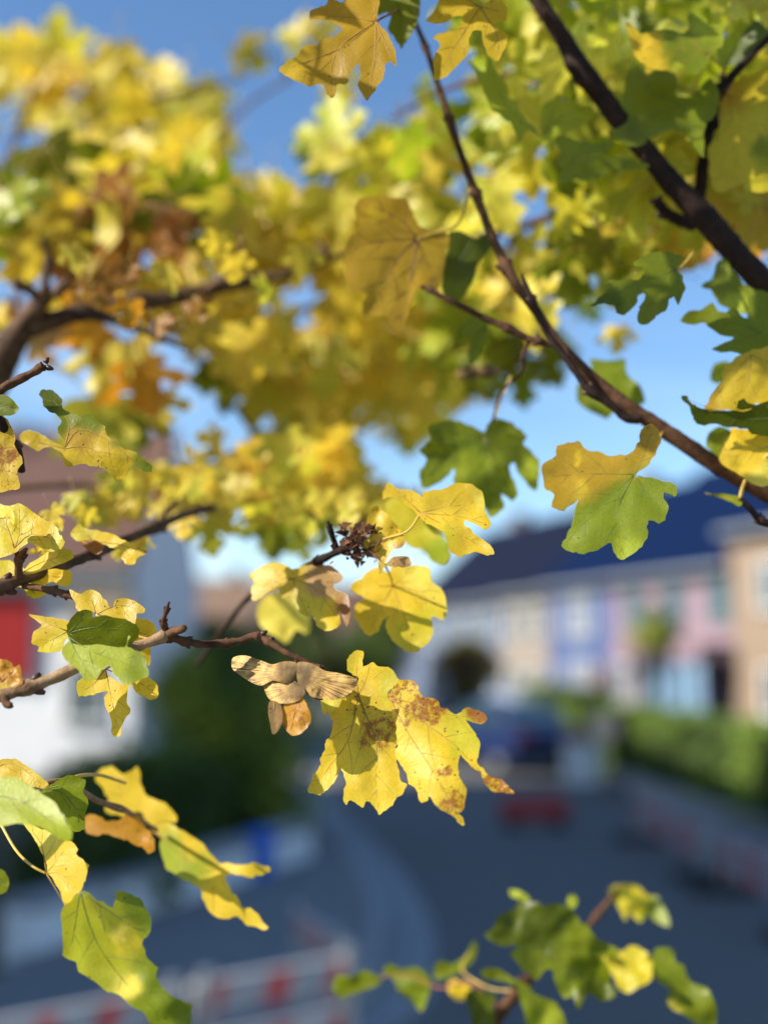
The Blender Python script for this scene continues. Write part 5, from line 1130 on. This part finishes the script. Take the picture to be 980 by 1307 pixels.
gl((40,302, 55,278, 80,282, 110,268, 145,285, 140,300, 110,312, 80,322, 55,328), (140,292), [(50,305)], .64, [(450, 1255, 'G', 30, 0)], far=True)
gl((148,272, 165,255, 190,265, 225,262, 252,290, 248,325, 232,358, 210,335, 180,315, 175,290), (250,295), [(160,265), (232,345)], .645, [(520, 1250, 'M', 30, 0)], far=True)
gl((288,302, 300,288, 325,295, 342,312, 330,332, 300,330), (340,330), [(295,305)], .63, [(585, 1265, 'Y', 30, .2)], far=True)
gl((258,262, 275,248, 300,255, 330,235, 345,205, 352,230, 335,260, 300,280, 265,290), (345,265), [(265,270), (350,215)], .66, [(575, 1235, 'G', 30, 0)], far=True)
gl((328,322, 350,312, 395,325, 385,350, 395,400, 350,402, 340,370), (380,325), [(350,395)], .60, [(610, 1285, 'D', 30, 0)], far=True)
gl((438,295, 460,305, 482,322, 515,335, 532,352, 545,402, 470,402, 455,360), (445,300), [(530,390)], .59, [(680, 1290, 'M', 20, 0), (700, 1300, 'L', 14, 0)], gx=.3)
gl((362,270, 385,262, 410,272, 430,285, 460,300, 470,315, 430,300, 400,290, 370,288), (465,310), [(370,278)], .60, [(630, 1245, 'G', 30, 0)])
gl((422,95, 440,95, 465,110, 462,122, 440,115, 425,108), (470,125), [(425,100)], .60, [(655, 1140, 'L', 30, 0)], far=True)
gl((548,110, 560,105, 570,118, 562,135, 548,130), (555,135), [(562,108)], .60, [(730, 1148, 'L', 30, 0)], far=True)

# ---------------------------------------------------------------- the leafy mass behind
ANCH = [  # x, y, colours, depth
 (50,100,'YYO',1.6),(140,130,'YO',1.6),(100,190,'YOYG',1.5),(200,95,'YYP',1.7),(240,180,'YG Y Y',1.5),(300,230,'YO',1.4),(40,250,'L G YG',1.0),(150,240,'Y YG O Y',1.25),(280,265,'G YG O Y',1.0),
 (60,300,'Y O',1.0),(110,320,'O B Y',.98),(200,330,'O B OR Y',.98),(190,420,'O OR B',.98),(90,380,'O B Y',.98),(290,400,'O Y G',1.0),(340,300,'Y YG O',1.1),(430,215,'YG G YG',1.0),(410,290,'O Y',1.1),(480,240,'O YG Y',1.0),
 (460,350,'O Y',1.1),(590,330,'YG YG Y',.95),(400,440,'Y O YG',1.3),(470,460,'Y Y P',1.4),(400,520,'YG P Y',1.2),(320,560,'YG Y O',1.1),(440,540,'YG Y',1.3),(340,480,'O YG Y',1.05),(540,440,'Y P Y',1.3),(560,400,'Y O',1.2),(520,540,'Y YG',1.35),
 (560,130,'L YG P',.85),(520,200,'YG O L',.9),(600,180,'YG L P',.9),(640,230,'M L YG P',.85),(690,60,'L L YG',.70),(780,60,'M L YG P',.68),(860,60,'L YG M P',.68),(940,60,'L YG YG',.66),(700,180,'L YG M',.74),(760,200,'M L',.70),
 (690,290,'YG Y L',.9),(640,370,'Y O YG',.95),(740,280,'M YG L',.74),(850,200,'L YG YG',.66),(930,180,'YG L M',.70),(950,280,'YG OR O',.70),(880,300,'Y O YG',.76),(620,440,'L G YG',1.0),(690,450,'L G',1.0),(720,380,'Y L YG',.9),(800,320,'Y YG M',.76),
 (240,620,'O Y YG',.85),(330,620,'O YG Y',.9),(420,610,'Y O',1.0),(180,610,'O Y',.8),(480,630,'Y O',1.05),(560,300,'G YG',.95),(120,520,'YG O',1.0),(100,450,'O Y OR',.95)]
def keyset(k):
    out = []
    for w in k.split():
        if w in COLS: out.append(w)
        else:
            i = 0
            while i < len(w):
                if w[i:i + 2] in COLS: out.append(w[i:i + 2]); i += 2
                else: out.append(w[i]); i += 1
    return out
ANCH = [(a, b, keyset(c), d) for a, b, c, d in ANCH]
def field(x, y):
    best = sorted(ANCH, key=lambda q: (q[0] - x + R.uniform(-35, 35)) ** 2 + (q[1] - y + R.uniform(-35, 35)) ** 2)[0]
    return R.choice(best[2]), best[3]
GAPS = [
 [(-200,-300),(480,-300),(480,-20),(365,20),(355,60),(385,125),(470,130),(505,75),(530,80),(505,140),(470,165),(405,140),(385,205),(345,212),(315,190),(290,112),(215,78),(150,68),(100,45),(60,30),(-200,40)],
 [(-200,175),(10,180),(60,205),(70,218),(0,205),(-200,215)],
 [(40,445),(65,432),(105,445),(125,495),(150,508),(190,515),(205,560),(190,585),(165,560),(110,505),(60,500),(36,560),(10,520)],
 [(205,455),(250,468),(262,505),(300,520),(330,520),(328,548),(290,562),(265,575),(240,562),(225,590),(200,575),(212,520)],
 [(370,372),(402,378),(398,415),(368,412)],
 [(465,545),(500,560),(535,575),(545,622),(500,617),(462,600),(450,575)],
 [(195,695),(240,680),(300,690),(340,715),(320,765),(200,765)],
 [(545,640),(575,600),(600,560),(620,510),(690,520),(740,525),(700,620),(690,690),(630,690)],
 [(690,520),(735,490),(740,440),(765,405),(850,392),(885,335),(912,345),(880,400),(945,440),(905,510),(890,590),(860,600),(700,690)],
 [(748,440),(765,402),(850,390),(890,330),(905,330),(930,450),(820,510)],
 [(190,505),(200,500),(198,530)],
 [(290,595),(320,600),(322,612),(290,606)],[(190,640),(225,625),(235,645),(200,660)],
 [(163,642),(190,630),(213,634),(216,662),(188,676)],[(128,598),(150,600),(156,622),(136,618)],[(320,655),(345,660),(340,690),(322,690)],[(375,672),(400,676),(396,712),(372,700)],
 [(150,300),(166,300),(166,322),(150,320)],[(318,290),(335,292),(332,315),(318,308)],[(565,80),(590,60),(600,90),(575,120)],[(570,232),(590,230),(592,262),(572,250)],
 [(640,95),(665,75),(672,98),(650,112)],[(118,416),(150,418),(178,432),(170,442),(122,432)],[(-50,345),(12,350),(12,372),(-50,370)],
 [(560,690),(1300,660),(1300,1400),(-300,1400),(-300,690),(190,690),(300,760),(560,760)]]
def blocked(x, y, r):
    for g in GAPS:
        for k in range(8):
            if inside(g, x + math.cos(k * .785) * r, y + math.sin(k * .785) * r): return True
        if inside(g, x, y): return True
    return False

mass = {}
DM = lambda d: .50 + (d - .50) * .60
mass['old'] = branch_thing('thick grey brown branch at the left carrying dry orange brown leaves', (-150, 700, .95))
mass['far'] = branch_thing('farthest yellow branch spread blurred over the upper left of the sky', (-250, 500, 1.7))
mass['mid'] = branch_thing('blurred golden yellow branch hanging in the middle of the picture', (-150, 250, 1.3))
mass['green'] = branch_thing('leafy green and yellow branch behind the thick dark one, upper right', (1250, 100, .9))
mass['low'] = branch_thing('thin branch with small ochre leaves crossing the middle over the pale sky', (-150, 640, .85))
C = mass['old']
_tw = twig
def twig(name, pts, *a, **k): return _tw(name, [(p[0], p[1], p[2] * .71, p[3] * .85) for p in pts], *a, **k)
twig('branch', [(-140, 720, .95, 34), (-60, 580, .93, 30), (-15, 490, .92, 27), (12, 445, .92, 23), (35, 408, .92, 17), (52, 388, .92, 15)], M_BARK_GREY, C, .12, 16, 7, (), False)
twig('branch', [(38, 420, .92, 14), (70, 408, .93, 14), (120, 395, .94, 14), (190, 385, .96, 13), (250, 372, .98, 11), (320, 358, 1.0, 9), (365, 350, 1.01, 8), (430, 328, 1.05, 6), (500, 322, 1.1, 4)], M_BARK_GREY, C, .16, 14, 7, (.35, .6), False)
twig('side_shoot', [(52, 388, .92, 11), (58, 360, .91, 6.5), (63, 330, .91, 5), (56, 305, .90, 3.5)], M_BARK_GREY, C, .3, 9, 6, (.6,))
twig('side_shoot', [(55, 385, .92, 9), (35, 368, .91, 6), (15, 360, .90, 4)], M_BARK_GREY, C, .3, 8, 5, (.6,))
twig('side_shoot', [(60, 380, .92, 8), (75, 372, .91, 7), (85, 355, .90, 3.5)], M_BARK_GREY, C, .3, 8, 5, (.6,))
twig('side_shoot', [(90, 400, .93, 7), (150, 410, .92, 5.5), (200, 430, .92, 4), (240, 445, .92, 3)], M_BARK_DARK, C, .3, 8, 6, (.4, .7))
twig('side_shoot', [(260, 370, .98, 6), (300, 345, .97, 5), (310, 315, .97, 3), (300, 290, .97, 2.2)], M_BARK_GREY, C, .3, 8, 5, (.5,))
twig('side_shoot', [(395, 335, 1.02, 7), (412, 325, 1.02, 6), (405, 305, 1.02, 2.5)], M_BARK_GREY, C, .3, 8, 5, (.5,))
twig = _tw
def web(th, lines, mat=M_BARK_GREY):
    for ln in lines: twig('twig', [(q[0], q[1], DM(q[2]), q[3]) for q in ln], mat, th, .2, 7, 5, (), False)
web(mass['far'], [[(-250, 420, 1.7, 12), (-60, 280, 1.65, 9), (80, 190, 1.6, 6), (180, 130, 1.6, 4), (290, 105, 1.6, 2), (340, 70, 1.6, 1.5)], [(-60, 280, 1.65, 6), (120, 240, 1.5, 5), (250, 190, 1.5, 3.5), (320, 130, 1.5, 2.5), (370, 100, 1.5, 2)],
                  [(0, 235, 1.6, 5), (40, 120, 1.6, 4), (60, 60, 1.6, 2)], [(120, 240, 1.5, 4), (200, 280, 1.4, 3), (330, 290, 1.4, 2)], [(370, 100, 1.5, 2.2), (350, 70, 1.5, 1.6), (310, 75, 1.5, 1.2)], [(355, 110, 1.5, 2.2), (385, 80, 1.5, 1.6), (395, 60, 1.5, 1.2)]])
web(mass['mid'], [[(-150, 250, 1.3, 9), (150, 340, 1.3, 7), (330, 420, 1.3, 5), (450, 480, 1.35, 4), (540, 540, 1.4, 2.5)], [(330, 420, 1.3, 4), (450, 380, 1.25, 3.5), (560, 420, 1.25, 2.5), (610, 480, 1.25, 2)], [(330, 420, 1.3, 4), (380, 500, 1.2, 3), (430, 560, 1.2, 2)],
                  [(150, 340, 1.3, 5), (260, 470, 1.1, 4), (330, 560, 1.1, 2.5)], [(300, 400, 1.3, 4), (400, 260, 1.15, 3), (440, 180, 1.05, 2)]])
web(mass['green'], [[(1250, 100, .9, 11), (1000, 160, .85, 8), (800, 240, .85, 6), (660, 290, .88, 5), (560, 320, .92, 3)], [(1000, 160, .80, 6), (860, 110, .78, 5), (700, 90, .8, 4), (580, 110, .85, 3), (500, 150, .9, 2)], [(800, 240, .85, 5), (740, 330, .88, 4), (690, 430, .95, 3), (640, 480, 1.0, 2)],
                    [(860, 110, .78, 4), (800, 40, .76, 3), (740, -20, .76, 2)], [(660, 290, .88, 4), (620, 380, .92, 3), (600, 450, 1.0, 2)], [(1000, 160, .80, 4), (930, 250, .74, 3), (880, 310, .76, 2)]], M_BARK_BROWN)
web(mass['low'], [[(-150, 640, .85, 7), (60, 620, .85, 5), (200, 622, .85, 4), (330, 628, .9, 4), (430, 620, .98, 3), (520, 640, 1.05, 2)], [(200, 622, .85, 3), (250, 590, .88, 2.4), (330, 570, .95, 2)]])
LIM = dict(old=190, far=270, mid=295, green=290, low=170)
cnt = {k: 0 for k in LIM}
def which(x, y, d):
    if y > 585 and d < 1.2: return 'low'
    if d >= 1.39 and x < 360: return 'far'
    if d < 1.03 and x < 360: return 'old'
    if x > 470 and d < 1.02 and not (y > 360 and x < 600): return 'green'
    return 'mid'

def scatter(poly, n, dj=(.93, 1.12), size=(.052, .075), only=None, gapr=.36):
    xs = [p[0] for p in poly]; ys = [p[1] for p in poly]; made = 0; tries = 0
    while made < n and tries < n * 30:
        tries += 1
        x = R.uniform(min(xs), max(xs)); y = R.uniform(min(ys), max(ys))
        if not inside(poly, x, y): continue
        k, d = field(x, y)
        d *= R.uniform(*dj); sz = R.uniform(*size); px = sz * F / d
        if blocked(x, y, px * gapr): continue
        w = only or which(x, y, d)
        if cnt[w] >= LIM[w]: continue
        cnt[w] += 1; made += 1
        put_leaf(mass[w], x, y, DM(d), px, R.gauss(-90, 55), k)
scatter([(-120, 40), (60, 30), (100, 55), (290, 110), (340, 215), (350, 300), (-120, 300)], 165, (.92, 1.2), (.062, .088))
scatter([(-120, 230), (350, 230), (440, 300), (360, 380), (330, 470), (-60, 470)], 125, (.9, 1.15), (.045, .065))
scatter([(330, 210), (470, 180), (600, 300), (610, 500), (560, 600), (440, 620), (260, 560), (250, 470), (330, 420)], 140, (.92, 1.2), (.058, .082))
scatter([(490, 90), (560, 60), (640, -60), (1080, -60), (1080, 330), (900, 320), (850, 380), (750, 420), (720, 500), (640, 510), (560, 470), (540, 300), (480, 210)], 270, (.86, 1.35), (.038, .068), 'green', .33)
scatter([(400, 380), (590, 380), (580, 500), (545, 560), (440, 600), (400, 560)], 55, (.85, 1.05), (.06, .08), 'mid', .22)
scatter([(130, 575), (330, 560), (560, 590), (560, 670), (420, 660), (260, 650), (130, 670)], 75, (.9, 1.1), (.028, .048), 'low', .34)
# leaves that can be told apart through the blur
SEEN = [('far', 75, 45, 1.6, 70, 90, 'YG'), ('far', 35, 70, 1.6, 80, 100, 'Y'), ('far', 150, 80, 1.6, 75, -90, 'Y'), ('far', 205, 95, 1.7, 70, 90, 'Y'), ('far', 262, 120, 1.6, 75, -60, 'YG'),
 ('far', 318, 70, 1.5, 62, -40, 'O'), ('far', 372, 45, 1.5, 55, 160, 'Y'), ('far', 410, 38, 1.5, 60, 40, 'Y'), ('far', 432, 105, 1.3, 60, -60, 'Y'), ('mid', 425, 160, 1.02, 95, 95, 'YG'), ('mid', 440, 215, 1.05, 110, -90, 'G'), ('mid', 395, 195, 1.05, 60, 170, 'M'),
 ('old', 15, 255, .85, 80, -60, 'L'), ('old', 20, 265, .9, 70, -90, 'G'), ('old', 280, 270, .95, 70, -50, 'G'), ('old', 130, 310, .93, 80, -20, 'D'), ('old', 25, 330, 1.0, 90, -90, 'Y'),
 ('old', 55, 435, .9, 70, 20, 'T'), ('old', 110, 425, .92, 90, 200, 'OR'), ('old', 130, 470, .93, 95, -95, 'O'), ('old', 185, 490, .93, 100, -75, 'OR'), ('old', 180, 455, .94, 90, -60, 'O'), ('old', 205, 520, .93, 60, -80, 'O'),
 ('mid', 135, 535, .98, 120, -60, 'YG'), ('mid', 175, 545, .98, 90, -95, 'M'), ('old', 290, 430, 1.0, 60, -90, 'G'), ('mid', 280, 480, 1.05, 80, 190, 'G'), ('mid', 330, 500, 1.1, 100, -100, 'YG'), ('old', 245, 400, .9, 60, -70, 'O'),
 ('mid', 500, 260, 1.0, 90, -90, 'O'), ('green', 595, 335, .9, 95, -95, 'G'), ('green', 540, 240, .95, 80, 170, 'G'), ('green', 490, 190, .9, 70, 100, 'YG'), ('green', 545, 190, .92, 90, -90, 'L'),
 ('mid', 430, 430, 1.25, 110, -90, 'O'), ('mid', 500, 470, 1.3, 90, -60, 'Y'), ('mid', 350, 575, 1.1, 90, -80, 'G'), ('mid', 400, 560, 1.15, 90, -90, 'YG'), ('mid', 440, 600, 1.1, 80, -90, 'Y'), ('mid', 520, 560, 1.35, 50, -90, 'YG'),
 ('low', 270, 560, .9, 46, 170, 'O'), ('low', 195, 605, .85, 46, -90, 'O'), ('low', 165, 635, .85, 70, -70, 'O'), ('low', 215, 640, .84, 40, -80, 'B'), ('low', 240, 610, .85, 50, 150, 'O'), ('low', 265, 680, .85, 70, -80, 'YG'), ('low', 350, 680, .95, 80, -90, 'M'),
 ('low', 345, 640, .93, 70, -90, 'YG'), ('low', 300, 635, .88, 60, -120, 'O'), ('low', 388, 650, .95, 60, -90, 'Y'), ('low', 440, 650, 1.0, 70, -60, 'Y'), ('low', 120, 650, .8, 50, -70, 'YG'), ('low', 170, 700, .6, 40, -60, 'O'),
 ('green', 625, 465, 1.0, 75, -95, 'L'), ('green', 665, 490, 1.0, 70, -85, 'M'), ('green', 700, 470, .98, 60, -60, 'G'), ('green', 655, 445, 1.0, 60, -90, 'G'), ('green', 610, 420, 1.0, 60, -95, 'G'), ('green', 790, 430, .88, 45, -90, 'Y'), ('green', 860, 330, .74, 60, -30, 'O'), ('green', 880, 310, .75, 70, -60, 'Y'),
 ('green', 960, 245, .60, 75, 100, 'YG'), ('green', 955, 290, .63, 60, -90, 'OR'), ('green', 700, 350, .9, 70, -90, 'O'), ('green', 640, 370, .95, 80, 150, 'O'), ('green', 560, 450, 1.1, 60, -90, 'YG')]
SEEN += [('low', 123, 653, .80, 66, -60, 'O'), ('low', 178, 612, .82, 54, -90, 'O'), ('low', 212, 634, .84, 34, -60, 'OR'), ('low', 240, 643, .82, 46, -140, 'O'), ('low', 205, 603, .84, 26, 30, 'O'), ('low', 247, 603, .85, 42, 170, 'OR'),
 ('low', 294, 600, .9, 66, -90, 'O'), ('low', 270, 682, .85, 54, -80, 'YG'), ('low', 329, 636, .88, 74, 20, 'O'), ('low', 350, 690, .95, 56, -110, 'M'), ('low', 387, 700, .9, 44, -80, 'YG'), ('low', 426, 612, .95, 74, -90, 'Y'), ('low', 432, 640, .9, 70, 10, 'O'),
 ('low', 352, 582, 1.05, 66, -90, 'G'), ('low', 412, 676, .85, 44, -80, 'L'), ('low', 462, 625, .95, 60, -100, 'Y'), ('low', 500, 655, .8, 56, -60, 'YG'), ('low', 545, 655, .75, 56, -80, 'L'), ('low', 552, 692, .78, 50, -90, 'YG'), ('low', 385, 640, .95, 50, -70, 'YG'),
 ('low', 150, 700, .60, 34, -90, 'Y'), ('low', 455, 690, .85, 40, -90, 'O')]
for w, x, y, d, px, a, k in SEEN: put_leaf(mass[w], x, y, DM(d), px * 1.1, a, k, R.uniform(-25, 25), R.uniform(-25, 25))
# winged seeds under the long branch, out of focus
for (x, y) in ((598, 476), (622, 474)):
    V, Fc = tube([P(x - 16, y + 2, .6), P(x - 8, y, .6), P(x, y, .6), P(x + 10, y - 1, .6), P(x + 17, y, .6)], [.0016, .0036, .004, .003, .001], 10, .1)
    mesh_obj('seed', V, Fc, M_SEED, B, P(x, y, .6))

# unseen stretch of the long branch, added so its leaves shade those in view
twig('branch', [(505, -40, .545, 2.6), (420, -120, .50, 2.6), (300, -210, .46, 2.4), (120, -260, .44, 2.2), (-60, -280, .42, 1.6)], M_BARK_BROWN, B, .2, 8, 5, (.3, .6))
for i in range(64):
    x = R.uniform(-260, 640); y = R.uniform(-430, -95) - (40 if x > 350 else 0); d = R.uniform(.38, .56)
    put_leaf(B, x, y, d, .055 * F / d, R.gauss(-90, 60), R.choice(['O', 'YG', 'G', 'M', 'Y']))

# small leaves standing round the left twig and in front of the thick limb
for x, y, d, px, a, k in [(170, 640, .60, 46, -70, 'O'), (150, 612, .62, 50, -100, 'YG'), (205, 650, .60, 40, -60, 'O'), (232, 668, .62, 52, -85, 'Y'), (110, 660, .55, 44, -110, 'Y'), (95, 640, .56, 46, -80, 'YG'), (182, 690, .56, 38, -95, 'Y'), (70, 660, .50, 44, -60, 'Y'),
  (285, 650, .64, 50, -75, 'O'), (325, 655, .66, 56, -95, 'YG'), (370, 650, .66, 54, -70, 'Y'), (300, 620, .66, 50, -100, 'O'), (250, 625, .62, 46, -50, 'YG'), (410, 640, .64, 52, -90, 'Y'), (345, 615, .66, 48, -60, 'Y'), (60, 700, .47, 38, -80, 'Y'), (215, 612, .63, 40, -120, 'O'), (445, 655, .58, 46, -60, 'O'), (395, 672, .62, 40, -100, 'YG')]:
    put_leaf(D, x, y, d, px, a, k, R.uniform(-40, 30), R.uniform(-40, 40))
for x, y, d, px, a, k in [(120, 372, .60, 62, -70, 'B'), (165, 398, .60, 54, -100, 'OR'), (215, 352, .60, 58, -80, 'O'), (250, 392, .60, 50, -60, 'B'), (300, 340, .60, 60, -90, 'O'), (340, 372, .62, 54, -110, 'YG'), (95, 330, .60, 60, -70, 'O'), (155, 345, .60, 50, -120, 'B'), (385, 330, .64, 60, -90, 'O'), (200, 415, .60, 50, -80, 'B'), (275, 310, .62, 50, -100, 'Y')]:
    put_leaf(C, x, y, d, px, a, k, R.uniform(-40, 40), R.uniform(-40, 40))
